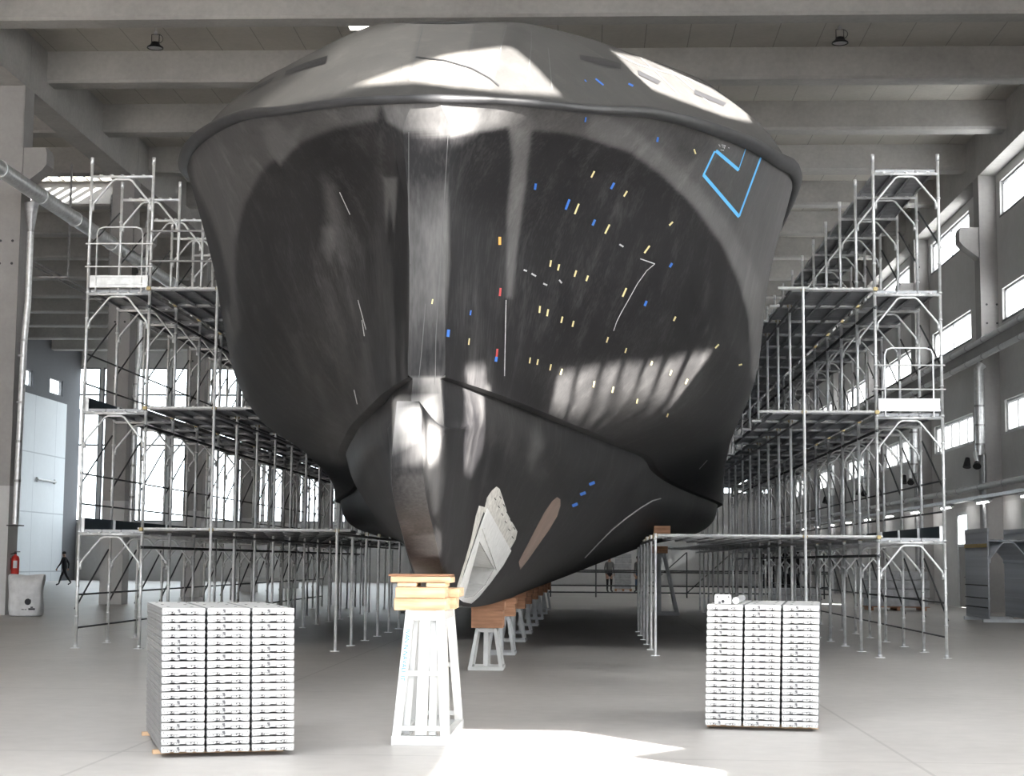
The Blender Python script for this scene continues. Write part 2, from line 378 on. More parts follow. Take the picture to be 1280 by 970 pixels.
# paler zones traced on the hull, mostly filler and scuffs: (outline, lightness 0..1, edge softness)
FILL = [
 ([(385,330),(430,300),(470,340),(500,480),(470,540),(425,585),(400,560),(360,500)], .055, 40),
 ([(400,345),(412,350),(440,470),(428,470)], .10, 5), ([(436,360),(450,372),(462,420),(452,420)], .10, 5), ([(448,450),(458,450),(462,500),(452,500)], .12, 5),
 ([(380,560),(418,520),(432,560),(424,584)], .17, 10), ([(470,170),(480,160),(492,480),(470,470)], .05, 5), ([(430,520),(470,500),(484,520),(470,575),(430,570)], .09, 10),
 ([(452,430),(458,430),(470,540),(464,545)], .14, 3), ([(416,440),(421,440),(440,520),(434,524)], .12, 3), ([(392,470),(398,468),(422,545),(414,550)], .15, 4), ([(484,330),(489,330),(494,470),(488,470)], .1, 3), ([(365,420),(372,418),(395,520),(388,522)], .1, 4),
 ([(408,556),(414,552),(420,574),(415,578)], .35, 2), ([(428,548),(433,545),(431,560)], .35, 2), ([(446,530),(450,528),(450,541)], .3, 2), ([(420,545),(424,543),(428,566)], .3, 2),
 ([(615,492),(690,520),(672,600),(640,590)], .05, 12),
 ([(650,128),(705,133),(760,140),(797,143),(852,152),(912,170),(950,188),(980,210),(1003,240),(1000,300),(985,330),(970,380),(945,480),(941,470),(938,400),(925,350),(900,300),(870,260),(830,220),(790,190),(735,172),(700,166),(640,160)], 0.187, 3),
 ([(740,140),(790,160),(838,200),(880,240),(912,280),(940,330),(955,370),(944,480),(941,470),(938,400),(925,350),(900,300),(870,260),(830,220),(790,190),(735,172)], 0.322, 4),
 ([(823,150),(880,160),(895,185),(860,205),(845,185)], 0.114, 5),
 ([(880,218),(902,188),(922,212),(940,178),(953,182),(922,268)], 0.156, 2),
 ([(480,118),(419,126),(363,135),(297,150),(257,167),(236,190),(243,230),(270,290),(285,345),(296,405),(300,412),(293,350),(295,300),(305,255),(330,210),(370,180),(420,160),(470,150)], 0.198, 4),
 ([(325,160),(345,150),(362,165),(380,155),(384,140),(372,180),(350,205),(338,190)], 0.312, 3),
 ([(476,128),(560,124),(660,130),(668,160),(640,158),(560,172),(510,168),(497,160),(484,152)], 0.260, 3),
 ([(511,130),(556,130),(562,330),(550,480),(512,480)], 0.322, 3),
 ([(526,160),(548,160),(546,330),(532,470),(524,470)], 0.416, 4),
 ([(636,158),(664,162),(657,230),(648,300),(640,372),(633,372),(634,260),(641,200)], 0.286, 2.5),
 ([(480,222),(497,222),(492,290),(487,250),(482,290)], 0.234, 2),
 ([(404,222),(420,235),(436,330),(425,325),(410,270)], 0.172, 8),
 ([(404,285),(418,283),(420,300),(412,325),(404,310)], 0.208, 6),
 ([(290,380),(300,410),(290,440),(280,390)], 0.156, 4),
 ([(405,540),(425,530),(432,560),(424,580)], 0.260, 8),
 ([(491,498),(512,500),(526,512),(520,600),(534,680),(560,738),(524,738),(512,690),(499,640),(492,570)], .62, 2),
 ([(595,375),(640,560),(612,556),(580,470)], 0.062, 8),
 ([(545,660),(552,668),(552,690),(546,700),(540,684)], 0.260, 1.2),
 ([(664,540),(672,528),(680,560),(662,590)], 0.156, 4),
 ([(690,462),(760,452),(830,447),(900,432),(870,500),(842,520),(790,540),(740,538),(684,520)], .10, 10),  # paler skin under the starboard sun patch, boosting its brightness in the colour
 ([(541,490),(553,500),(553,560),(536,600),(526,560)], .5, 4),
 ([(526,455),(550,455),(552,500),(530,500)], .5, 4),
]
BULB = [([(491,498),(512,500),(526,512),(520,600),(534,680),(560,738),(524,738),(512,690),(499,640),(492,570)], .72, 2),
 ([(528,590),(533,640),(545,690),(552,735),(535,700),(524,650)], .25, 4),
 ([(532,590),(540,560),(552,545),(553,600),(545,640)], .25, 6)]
WTONE = [
 ([(440,42),(530,24),(522,60),(512,95),(440,112),(300,150)], .62, 6),  # warm skylight reflection on the left foredeck, painted as a paler zone
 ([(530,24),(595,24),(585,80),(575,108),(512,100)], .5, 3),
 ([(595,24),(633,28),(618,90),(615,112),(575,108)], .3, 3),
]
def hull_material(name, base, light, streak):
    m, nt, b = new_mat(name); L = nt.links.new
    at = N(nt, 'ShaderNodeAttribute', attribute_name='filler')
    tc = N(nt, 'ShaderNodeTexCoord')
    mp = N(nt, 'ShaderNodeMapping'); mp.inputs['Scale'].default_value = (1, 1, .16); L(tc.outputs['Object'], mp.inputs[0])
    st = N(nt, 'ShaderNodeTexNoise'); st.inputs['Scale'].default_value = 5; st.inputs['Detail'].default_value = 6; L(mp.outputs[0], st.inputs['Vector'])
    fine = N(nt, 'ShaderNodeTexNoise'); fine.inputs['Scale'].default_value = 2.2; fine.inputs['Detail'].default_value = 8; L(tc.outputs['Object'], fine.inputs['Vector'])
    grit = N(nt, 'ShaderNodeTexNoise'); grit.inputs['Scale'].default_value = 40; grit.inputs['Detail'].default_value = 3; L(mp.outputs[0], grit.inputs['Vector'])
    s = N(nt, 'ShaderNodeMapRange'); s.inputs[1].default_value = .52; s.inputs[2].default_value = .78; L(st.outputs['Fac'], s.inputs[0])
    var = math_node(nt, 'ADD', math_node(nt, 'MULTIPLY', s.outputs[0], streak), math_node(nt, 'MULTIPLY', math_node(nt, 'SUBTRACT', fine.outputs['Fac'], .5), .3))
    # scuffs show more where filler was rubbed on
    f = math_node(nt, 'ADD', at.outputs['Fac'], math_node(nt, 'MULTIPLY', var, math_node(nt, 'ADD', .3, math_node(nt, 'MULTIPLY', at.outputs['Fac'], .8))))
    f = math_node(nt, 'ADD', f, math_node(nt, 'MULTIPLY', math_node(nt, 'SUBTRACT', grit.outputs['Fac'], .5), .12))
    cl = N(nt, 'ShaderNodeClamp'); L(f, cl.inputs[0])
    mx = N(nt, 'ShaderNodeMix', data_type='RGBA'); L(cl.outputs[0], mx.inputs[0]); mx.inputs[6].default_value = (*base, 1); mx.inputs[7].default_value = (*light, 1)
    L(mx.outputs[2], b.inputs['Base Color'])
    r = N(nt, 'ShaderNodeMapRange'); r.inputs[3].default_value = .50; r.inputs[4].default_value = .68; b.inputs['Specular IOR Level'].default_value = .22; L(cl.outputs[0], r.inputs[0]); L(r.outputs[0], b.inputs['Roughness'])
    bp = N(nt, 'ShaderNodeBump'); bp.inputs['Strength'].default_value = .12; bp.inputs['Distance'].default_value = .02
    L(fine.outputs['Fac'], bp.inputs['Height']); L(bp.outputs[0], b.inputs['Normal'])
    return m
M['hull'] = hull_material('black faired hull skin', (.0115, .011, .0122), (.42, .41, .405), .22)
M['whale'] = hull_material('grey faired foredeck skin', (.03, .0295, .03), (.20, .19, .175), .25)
M['seam'] = mat('grey seam', (.1, .1, .1), .8)
M['rail'] = mat('dark rub rail', (.022, .022, .024), .5, 0, .3, 5)

def set_filler(me, zones, base=0.0, origin=(0, 0, 0)):
    n = len(me.vertices); co = np.zeros(n * 3); me.vertices.foreach_get('co', co); co = co.reshape(-1, 3) + np.array(origin)
    P = project_np(co); val = np.full(n, base)
    near = co[:, 1] < 30
    for poly, v, soft in zones:
        w = inside_poly(P, poly, soft) * near
        val = val * (1 - w) + v * w
    a = me.attributes.new('filler', 'FLOAT', 'POINT'); a.data.foreach_set('value', val)

yacht = wthing('yacht_hull', 'huge unpainted black yacht hull standing bow-on on trestles in the hall', 'boat', (XC, 22, .9))
OPEN_PX = [(598,676),(617,711),(606,731),(592,745),(579,747)]            # thruster opening in the starboard forefoot
mb = MB()
for mir in (False, True):
    grid_mesh(mb, BOT, mir); grid_mesh(mb, TOP, mir); grid_mesh(mb, LEDGE, mir)
# flat keel sole, transom
K = BOT[:, 0]; mb.add([(XC + sg * K[r, 0], K[r, 1], K[r, 2]) for r in range(len(tq)) for sg in (-1, 1)],
                      [(2 * r, 2 * r + 1, 2 * r + 3, 2 * r + 2) for r in range(len(tq) - 1)])
last = np.concatenate([BOT[-1], TOP[-1][1:]])
mb.add([(XC + p[0], p[1], p[2]) for p in last] + [(XC - p[0], p[1], p[2]) for p in last[::-1]], [tuple(range(2 * len(last)))])
# stem closure between the two sides
sc = np.concatenate([BOT[0], TOP[0][1:]]); ns = len(sc)
mb.add([(XC + sg * p[0], p[1], p[2]) for p in sc for sg in (-1, 1)], [(2 * r, 2 * r + 1, 2 * r + 3, 2 * r + 2) for r in range(ns - 1)])
# cut the thruster opening
Pv = project_np(np.array(mb.v)); w_in = inside_poly(Pv, OPEN_PX, .01); V = np.array(mb.v)
keep = [i for i, f in enumerate(mb.f) if not (len(f) < 6 and any(w_in[k] > .5 for k in f) and all(V[k, 0] > XC + .02 and V[k, 1] < 19 for k in f))]
full_f = list(mb.f); mb.f = [mb.f[i] for i in keep]; mb.m = [mb.m[i] for i in keep]
shell = mb.build('hull_shell', M['hull'], yacht, smooth=True, fix=False)
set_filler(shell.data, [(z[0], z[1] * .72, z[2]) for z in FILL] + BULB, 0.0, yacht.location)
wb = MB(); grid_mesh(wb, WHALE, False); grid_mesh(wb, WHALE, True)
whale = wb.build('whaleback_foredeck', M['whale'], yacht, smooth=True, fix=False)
set_filler(whale.data, WTONE, .12, yacht.location)
dk = MB()
DR = np.stack([np.stack([WC[:, 0] * (1 - k / 6), WC[:, 1], WC[:, 2] + .06 * (1 - (1 - k / 6) ** 2) * np.minimum(1, WC[:, 0] / 2)], 1) for k in range(7)], 1)
grid_mesh(dk, DR, False); grid_mesh(dk, DR, True); dk.build('deck', M['whale'], yacht, smooth=True, fix=False)
# rub rail, an oval bar round the whole sheer
rr = MB(); RL = CT[9]
pts = [Vector((XC - p[0], p[1], p[2])) for p in RL[::-1]] + [Vector((XC + p[0], p[1], p[2])) for p in RL[1:]]
rings = []
for i, p in enumerate(pts):
    d = (pts[min(i + 1, len(pts) - 1)] - pts[max(i - 1, 0)]).normalized(); o = Vector((d.y, -d.x, 0)).normalized()
    if o.dot(Vector((p.x - XC, (p.y - 30) * .2, 0))) < 0: o = -o
    g = min(1, max(0, (p.y - 14) / 9)); hh = .04 + .085 * g; ww = .04 + .07 * g
    rings.append([p + o * (ww * math.cos(a)) + Vector((0, 0, hh * math.sin(a))) for a in [2 * PI * k / 12 for k in range(12)]])
rr.add([v for r in rings for v in r], [(i * 12 + k, i * 12 + (k + 1) % 12, (i + 1) * 12 + (k + 1) % 12, (i + 1) * 12 + k) for i in range(len(rings) - 1) for k in range(12)])
rr.build('rub_rail', M['rail'], yacht, smooth=True)

# ------------------------------------------------------------------ things lying on the hull skin
allv = [Vector(v) for v in mb.v]; nv = len(allv)
BVH = BVHTree.FromPolygons(allv + [Vector(v) for v in wb.v], full_f + [tuple(i + nv for i in f) for f in wb.f])
def hit(px, py):
    r = ray(px, py).normalized(); h = BVH.ray_cast(CAM, r)
    if h[0] is None: return None, None
    n = h[1]
    if n.dot(r) > 0: n = -n
    return h[0], n
def subdiv(poly, step):
    out = []
    for i in range(len(poly)):
        a, b = Vector(poly[i]), Vector(poly[(i + 1) % len(poly)]); k = max(1, int((b - a).length / step))
        out += [a + (b - a) * (j / k) for j in range(k)]
    return out
def decal(name, poly, m, parent, off=.004, step=6, thick=0, holes=None):
    loops = [subdiv([Vector(p) for p in poly], step)] + [subdiv([Vector(p) for p in h], step) for h in (holes or [])]
    vs = []; ed = []
    for lp in loops:
        n0 = len(vs); vs += lp; ed += [(n0 + i, n0 + (i + 1) % len(lp)) for i in range(len(lp))]
    xs = [p[0] for p in poly]; ys = [p[1] for p in poly]; g = []
    x = min(xs) + step / 2
    while x < max(xs):
        y = min(ys) + step / 2
        while y < max(ys): g.append((x, y)); y += step
        x += step
    if g:
        G = np.array(g); w = inside_poly(G, poly, .01) > .5
        for h in (holes or []): w &= inside_poly(G, h, .01) < .5
        vs += [Vector(p) for p, k in zip(g, w) if k]
    V2, _, F2, *_r = delaunay_2d_cdt(vs, ed, [], 0, 1e-4)
    C = np.array([[sum(V2[i][c] for i in f) / len(f) for c in (0, 1)] for f in F2]); w = inside_poly(C, poly, .01) > .5
    for h in (holes or []): w &= inside_poly(C, h, .01) < .5
    H = [hit(*p) for p in V2]; mbd = MB(); fs = [f for f, k in zip(F2, w) if k and all(H[i][0] is not None for i in f)]
    if not fs: return None
    mbd.add([(h[0] + h[1] * off) if h[0] is not None else Vector((XC, 22, 2)) for h in H], fs)
    used = sorted({i for f in fs for i in f}); mp = {k: j for j, k in enumerate(used)}
    mbd.v = [mbd.v[k] for k in used]; mbd.f = [tuple(mp[i] for i in f) for f in fs]; mbd.m = [0] * len(fs)
    c = sum((Vector(v) for v in mbd.v), Vector()) / len(mbd.v)
    o = mbd.build(name, m, parent, origin=c, fix=False)
    if thick:
        s = o.modifiers.new('solid', 'SOLIDIFY'); s.thickness = thick; s.offset = 0
    return o
def strip(a, b, w):
    a, b = Vector(a), Vector(b); d = (b - a).normalized(); n = Vector((-d.y, d.x)) * (w / 2)
    return [tuple(a + n), tuple(b + n), tuple(b - n), tuple(a - n)]
def tape(name, a, b, w, m): return decal(name, strip(a, b, w * .82), m, yacht, .006, 5)
Z5 = lambda x, y: (640 + x / 4.409, 200 + y / 4.409)          # marks read off an enlarged view
yellow = [((452,60),(434,95)),((632,170),(614,200)),((366,240),(343,297)),((535,355),(510,405)),((884,340),(864,360)),((756,472),(727,512)),
          ((213,552),(207,588)),((258,574),(250,608)),((352,608),(341,642)),((417,636),(406,666)),((628,705),(607,752)),((152,804),(148,842)),((197,822),(190,860)),((276,862),(268,897)),((338,886),(330,918)),((900,862),(888,886))]
blue = [((129,128),(124,162)),((314,216),(293,272)),((561,124),(543,158)),((455,328),(441,360)),((880,568),(866,590)),((740,776),(728,803))]
for a, b in yellow: tape('tape_mark', Z5(*a), Z5(*b), 2.6, M['tape_yellow'])
for a, b in blue: tape('tape_mark', Z5(*a), Z5(*b), 3.4, M['tape_deep'])
Z8 = lambda x, y: (660 + x / 4.411, 420 + y / 4.409)
for a, b in [((440,5),(430,35)),((541,65),(533,92)),((10,118),(5,150)),((53,128),(47,158)),((125,155),(118,188)),((186,180),(176,212)),((364,248),(358,280)),((470,278),(462,310)),((603,345),(597,370)),((683,138),(676,160)),((790,188),(780,214)),((878,236),(866,262)),((1050,45),(1030,66)),((772,425),(764,445)),((1178,155),(1160,160))]:
    tape('tape_mark', Z8(*a), Z8(*b), 2.2, M['tape_yellow'])
for c in ((350,812),(300,868),(256,930)): x, y = Z8(*c); tape('tape_mark', (x - 3.2, y + 1.2), (x + 3.6, y - 1.6), 4.4, M['tape_deep'])
for a, b, w, k in [((624,296),(624,306),4,'tape_orange'),((625,360),(624,370),3,'tape_red'),((560,412),(559,421),4.5,'tape_deep'),((586,423),(585,431),2,'tape_yellow'),((621,436),(620,446),3,'tape_red'),((620,446),(619,452),4,'tape_deep'),((588,388),(587,394),2.2,'tape_deep'),
                   ((731,102),(732,101),4,'tape_deep'),((744,99),(754,107),2.4,'tape_deep'),((785,105),(791,108),3,'tape_deep'),((822,171),(821,177),3.2,'tape_deep'),((867,186),(869,192),2.2,'tape_yellow'),((732,146),(731,152),2.4,'tape_deep'),((541,374),(540,380),2,'tape_yellow')]:
    tape('tape_mark', a, b, w, M[k])
# blue masking tape outline high on the starboard bow
ZT = lambda x, y: (860 + x / 8.818, 170 + y / 8.818)
for a, b, w, k in [((303,160),(555,375),5,'tape_blue'),((165,425),(560,890),5,'tape_blue'),((290,165),(165,430),2.6,'tape_blue'),((560,880),(815,190),2.6,'tape_blue'),((665,60),(835,125),3.4,'tape_deep'),((825,120),(815,195),2.4,'tape_deep'),((650,85),(560,350),1.3,'tape_blue')]:
    o = tape('masking_tape', ZT(*a), ZT(*b), w, M[k])
# scrawled chalk strokes above the tape outline
for a, b in [((335,90),(350,115)),((365,95),(412,105)),((405,105),(395,140)),((372,118),(395,122)),((355,150),(392,158)),((440,125),(452,132))]: decal('chalk_line', strip(ZT(*a), ZT(*b), .9), M['chalk'], yacht, .005, 4)
# chalk lines
def polyline(pts, w, m, name='chalk_line'):
    for a, b in zip(pts[:-1], pts[1:]): decal(name, strip(a, b, w), m, yacht, .005, 5)
left = [(p[0], p[1]) for p in ((826,623),(815,626),(800,635),(782,648),(765,662),(748,679),(731,697))]
def ribbon(pts, w):
    pts = [Vector(p) for p in pts]; A = []; B = []
    for i, p in enumerate(pts):
        d = (pts[min(i + 1, len(pts) - 1)] - pts[max(i - 1, 0)]).normalized(); n = Vector((-d.y, d.x)) * (w / 2); A.append(tuple(p + n)); B.append(tuple(p - n))
    return A + B[::-1]
decal('chalk_line', ribbon(left, 1.3), M['chalk'], yacht, .005, 4)
decal('chalk_line', ribbon([Z5(785, 572), Z5(740, 610), Z5(690, 680), Z5(640, 770), Z5(600, 840), Z5(575, 890), Z5(558, 940)], .9), M['chalk'], yacht, .005, 4)
decal('chalk_line', ribbon([Z5(785, 572), Z5(740, 556), Z5(705, 544)], 1.2), M['chalk'], yacht, .005, 4)
for a, b in [((62,605),(80,612)),((105,625),(130,640)),((170,680),(192,690)),((258,660),(272,678)),((590,464),(612,478))]: decal('chalk_line', strip(Z5(*a), Z5(*b), 2), M['chalk'], yacht, .005, 4)
for a, b in [((884,575),(874,586)),((425,240),(438,268)),((448,375),(458,412)),((443,487),(447,505)),((453,400),(456,420)),((632,375),(630,470))]: decal('chalk_line', strip(a, b, 1.0), M['chalk'], yacht, .005, 4)
# seams of the stem band and of the foredeck panels
for pts in [[(511,165),(511,260),(513,330)],[(560,170),(556,240),(552,310),(545,420),(544,480)],[(532,380),(527,440),(523,480)]]:
    decal('seam_line', ribbon(pts, .9), M['seam'], yacht, .004, 6)
for pts in [[(512,101),(521,66),(530,29)],[(497,103),(503,80)],[(575,100),(585,80),(596,29)],[(618,95),(626,60),(633,32)],[(546,102),(552,84)],[(658,108),(664,60),(664,38)],[(690,112),(685,60)],[(800,72),(822,92),(846,116)],[(838,88),(866,112),(893,134)],[(770,68),(800,82),(860,98),(905,124)]]:
    decal('seam_line', ribbon(pts, 1.0), M['seam'], yacht, .004, 6)
decal('cable_shadow', ribbon([(520,72),(556,76),(590,86),(612,98),(624,108)], 1.6), M['rail'], yacht, .006, 6)  # a cable's shadow across the foredeck, painted as a dark ribbon
# brown primer patch
decal('primer_patch', [(650,712),(648,702),(656,686),(668,663),(680,640),(690,626),(696,621),(700,624),(700,632),(696,645),(686,662),(672,682),(660,699)], M['primer'], yacht, .005, 5)
# thruster recess: frame, ledge, pocket and the combed adhesive round it
decal('adhesive_patch', [(604,640),(608,622),(614,613),(620,608),(624,611),(629,626),(634,643),(641,655),(646,664),(644,674),(636,688),(622,672),(610,648)], M['filler_rough'], yacht, .006, 4)
decal('adhesive_patch', [(568,744),(571,730),(580,702),(588,674),(594,645),(598,632),(606,634),(600,650),(590,682),(580,712),(572,742)], M['filler_rough'], yacht, .006, 4)
for k in range(16):
    t = k / 15; x = 617 + 22 * t + (k % 3) * 5; y = 622 + 48 * t - (k % 3) * 5
    decal('adhesive_gap', strip((x, y), (x + 2.2, y + 3), 1.1), M['black'], yacht, .008, 3)
FR = [(608,635),(622,660),(638,688),(628,706),(612,728),(598,745),(588,754),(578,752),(569,746),(578,722),(588,692),(598,662)]
decal('recess_frame', FR, M['filler_white'], yacht, .008, 4, .008, [OPEN_PX])
decal('recess_ledge', strip((602,660), (620,711), 3.2), M['filler_white'], yacht, .018, 4, .012)
ring = [hit(*p)[0] for p in subdiv(OPEN_PX, 5)]
inn = Vector((-.30, .16, .03)); pk = MB(); n = len(ring)
pk.add(ring + [p + inn for p in ring], [(i, (i + 1) % n, n + (i + 1) % n, n + i) for i in range(n)] + [tuple(range(n, 2 * n))])
pk.build('recess_pocket', M['filler_white'], yacht)
# dark mooring slots in the foredeck
decal('mooring_slot', [(724,69),(756,74),(776,80),(776,87),(750,82),(725,75)], M['black'], yacht, .006, 5)
decal('mooring_slot', [(797,88),(826,102),(822,106),(798,94)], M['black'], yacht, .006, 5)
decal('mooring_slot', [(868,112),(908,129),(904,133),(868,118)], M['black'], yacht, .006, 5)
decal('mooring_slot', [(410,70),(407,80),(380,87),(356,95),(358,89),(384,78)], M['black'], yacht, .006, 5)
decal('mooring_slot', [(344,96),(340,102),(322,112),(305,121),(322,107)], M['black'], yacht, .006, 5)

# ------------------------------------------------------------------ sun openings in the unseen front right wall, shaped to cast the patches
WALL_X = 12.95
def back(p): return p + SUN * ((WALL_X + .05 - p.x) / SUN.x)
HOLES = []
def patch(poly, floor=False, dense=12):
    pts = []
    for q in (subdiv([Vector(p) for p in poly], dense) if dense else [Vector(p) for p in poly]):
        h = on_z(q[0], q[1]) if floor else hit(q[0], q[1])[0]
        if h is not None: p = back(h); pts.append((p.y, p.z))
    if len(pts) >= 3: HOLES.append(pts)
patch([(440,108),(500,86),(555,69),(600,62),(640,57),(672,85),(703,120),(640,116),(520,104)])          # foredeck
patch([(514,124),(556,122),(606,128),(600,166),(575,177),(530,179)])                                      # upper stem
patch([(604,134),(684,140),(662,150),(606,160)])
patch([(507,509),(513,507),(521,513),(531,530),(532,580),(522,583),(507,574)])                              # bulb nose
patch([(532,464),(549,466),(553,532),(536,524),(532,510)])
patch([(534,530),(553,540),(549,574),(534,585)])
patch([(580,458),(608,455),(605,560),(590,595),(580,590)])
top_b = [(694,464),(721,462),(752,456),(778,454),(805,452),(830,450),(862,441),(896,438)]
bot_b = [(686,510),(711,519),(736,527),(759,530),(783,528),(804,524),(827,517),(841,511)]
for k in range(7):
    g = 3.0
    patch([(top_b[k][0] + g, top_b[k][1]), (top_b[k + 1][0] - g, top_b[k + 1][1]), (bot_b[k + 1][0] - g, bot_b[k + 1][1]), (bot_b[k][0] + g, bot_b[k][1])])
patch([(765,64),(800,71),(850,92),(900,115),(930,136),(945,155),(905,146),(850,126),(815,112),(792,92)])
patch([(578,912),(720,914),(852,935),(780,945),(900,962),(900,1010),(520,1010),(545,975),(565,940)], floor=True)
# ------------------------------------------------------------------ the hall
XL, XR_ = -14.9, 12.4            # inner faces of the two column rows
XWR = 12.95; XWL = -33.7; YB = 108.0; YF = -20.0
S = structure
mb = MB(); mb.span((XWL - .4, YF, -.3), (XWR + .4, YB + .4, 0)); S(mb.build('floor', M['floor']))
# roof slab with skylight openings
def rect(x0, y0, x1, y1): return [(x0, y0), (x1, y0), (x1, y1), (x0, y1)]
holes = [rect(-13, y, 5, y + 3.5) for y in (-16, -10.6, -5.2, .2, 5.6)]      # unseen roof lights, added to brighten the floor before the bow
holes.append(rect(-6.3, 41.3, -5.35, 42.0))            # the sliver of skylight seen over the bow
holes += [rect(-20.3 + .47 * k, 58.25, -19.9 + .47 * k, 59.15) for k in range(6)]          # skylight over the left aisle
def holed(outer, holes):
    vs = []; ed = []
    for lp in [outer] + holes:
        n0 = len(vs); vs += [Vector(p) for p in lp]; ed += [(n0 + i, n0 + (i + 1) % len(lp)) for i in range(len(lp))]
    V2, E2, F2, *_r = delaunay_2d_cdt(vs, ed, [], 0, 1e-5)
    C = np.array([[sum(V2[i][c] for i in f) / len(f) for c in (0, 1)] for f in F2]); inside = np.zeros(len(C), bool)
    for h in holes: inside |= inside_poly(C, h, 1e-6) > .5
    F2 = [f for f, k in zip(F2, inside) if not k]
    return V2, F2
def slab_mesh(mb, V2, F2, f0, f1):
    n = len(V2); cnt = {}
    for f in F2:
        for i in range(len(f)):
            e = (f[i], f[(i + 1) % len(f)]); cnt.setdefault(tuple(sorted(e)), []).append(e)
    fs = [tuple(f) for f in F2] + [tuple(i + n for i in f[::-1]) for f in F2] + [(e[0][1], e[0][0], e[0][0] + n, e[0][1] + n) for e in cnt.values() if len(e) == 1]
    mb.add([f0(p) for p in V2] + [f1(p) for p in V2], fs)
V2, F2 = holed(rect(XWL - .4, YF, XWR + .4, YB + .4), holes)
mb = MB(); slab_mesh(mb, V2, F2, lambda p: (p.x, p.y, ROOF_Z), lambda p: (p.x, p.y, ROOF_Z + .12))
S(mb.build('ceiling', M['slab'], fix=True))
# cross beams
BY = [38.75 + 5.26 * k for k in range(13)]
for y in BY:
    mb = MB(); sec = [(-.3, 14.43), (.3, 14.43), (.36, 14.5), (.36, ROOF_Z), (-.36, ROOF_Z), (-.36, 14.5)]
    mb.prism(sec, lambda u, v: (XL - .02, y + u, v), lambda u, v: (XR_ + .02, y + u, v)); S(mb.build('ceiling_beam', M['beam'], origin=(XC, y, ROOF_Z)))
    mb = MB(); mb.prism(sec, lambda u, v: (XWL, y + u, v), lambda u, v: (XL - .75, y + u, v)); S(mb.build('ceiling_beam', M['beam'], origin=(-24, y, ROOF_Z)))
# long girders over the column rows, built in lengths of one bay
CY = [42.0 + 10.6 * k for k in range(7)]
for sgn, x in ((-1, XL), (1, XR_)):
    for k in range(8):
        y0 = CY[0] - 10.6 + 10.6 * k; y1 = min(y0 + 10.58, YB)
        mb = MB(); xa, xb = (x - .74, x) if sgn < 0 else (x, x + .54)
        mb.span((xa, y0 + .36, 13.86), (xb, y1 + .36, ROOF_Z)); S(mb.build('longitudinal_girder', M['beam'], origin=((xa + xb) / 2, y0, 13.86)))
for sgn, x in ((-1, XL), (1, XR_)):
    for y in CY:
        xo = x - .72 if sgn < 0 else x + .55
        mb = MB(); mb.span((min(x, xo), y, 3.3), (max(x, xo), y + .72, 13.86), 0)
        if sgn < 0: mb.span((min(x, xo) - .004, y - .004, 0), (max(x, xo) + .004, y + .724, 3.3), 1)
        else: mb.span((min(x, xo), y, 0), (max(x, xo), y + .72, 3.3), 0)
        q = -sgn
        cor = [(0, 12.2), (q * .58, 12.2), (q * .62, 12.05), (q * .62, 11.75), (q * .5, 11.6), (0, 11.2)]
        mb.prism(cor, lambda u, v: (x + u, y + .06, v), lambda u, v: (x + u, y + .66, v), 0)
        if sgn < 0: mb.span((x - .1, y - .02, 12.2), (x - .02, y - .001, 13.86), 0)
        for zz in (9.7, 9.1):
            for dx in (.18, .5): mb.tube((x + sgn * dx, y - .012, zz), (x + sgn * dx, y + .02, zz), .035, 10, 2)
        S(mb.build('concrete_column', [M['column'], M['column_white'], M['slot']], origin=(x, y + .36, 0)))
# right wall with three rows of windows
mb = MB(); YW0 = 22.0
W_ROWS = [(5.6, 6.6), (9.12, 10.12), (12.46, 13.56)]
spans = []
k = -3
wins = []
while True:
    y0 = 53.0 + 10.6 * k + 3.4; y1 = y0 + 6.3; k += 1
    if y0 > YB - 4: break
    if y0 > 40: wins.append((y0, min(y1, YB - .5)))
zz = [0] + [z for r in W_ROWS for z in r] + [ROOF_Z]
DOOR = (57.6, 59.2, 3.3)
for i in range(0, len(zz), 2):
    if i == 0:
        ml = MB()
        ml.span((XWR, YW0, 0), (XWR + .3, DOOR[0], 3.45)); ml.span((XWR, DOOR[1], 0), (XWR + .3, YB, 3.45)); ml.span((XWR, DOOR[0], DOOR[2]), (XWR + .3, DOOR[1], 3.45))
        S(ml.build('wall_right_lower', M['wall_light'])); mb.span((XWR, YW0, 3.45), (XWR + .3, YB, zz[1]))
    else: mb.span((XWR, YW0, zz[i]), (XWR + .3, YB, zz[i + 1]))
for r in W_ROWS:
    ys = [YW0] + [q for w in wins for q in w] + [YB]
    for i in range(0, len(ys), 2): mb.span((XWR, ys[i], r[0]), (XWR + .3, ys[i + 1], r[1]))
S(mb.build('wall_right', M['wall']))
wn = 0
def window_yz(x, y0, y1, z0, z1, n, fm, bars=(), pane='frosted'):
    global wn
    wn += 1; mb = MB(); f = .07
    mb.span((x, y0, z0), (x + .12, y1, z0 + f)); mb.span((x, y0, z1 - f), (x + .12, y1, z1))
    for i in range(n + 1):
        yy = y0 + (y1 - y0) * i / n; yy = min(max(yy, y0 + f / 2), y1 - f / 2); mb.span((x + .002, yy - f / 2, z0 + f), (x + .118, yy + f / 2, z1 - f))
    o = S(mb.build('window_%d' % wn, fm, origin=(x, (y0 + y1) / 2, z0))); o['_w'] = 1; WORLD_PARENTS.append(o)
    g = MB(); g.span((x + .05, y0 + f, z0 + f), (x + .06, y1 - f, z1 - f)); g.build('window_pane', M[pane], o)
    sl = MB(); sl.span((x - .1, y0 - .05, z0 - .06), (x - .002, y1 + .05, z0 - .002)); sl.build('window_sill', fm, o)
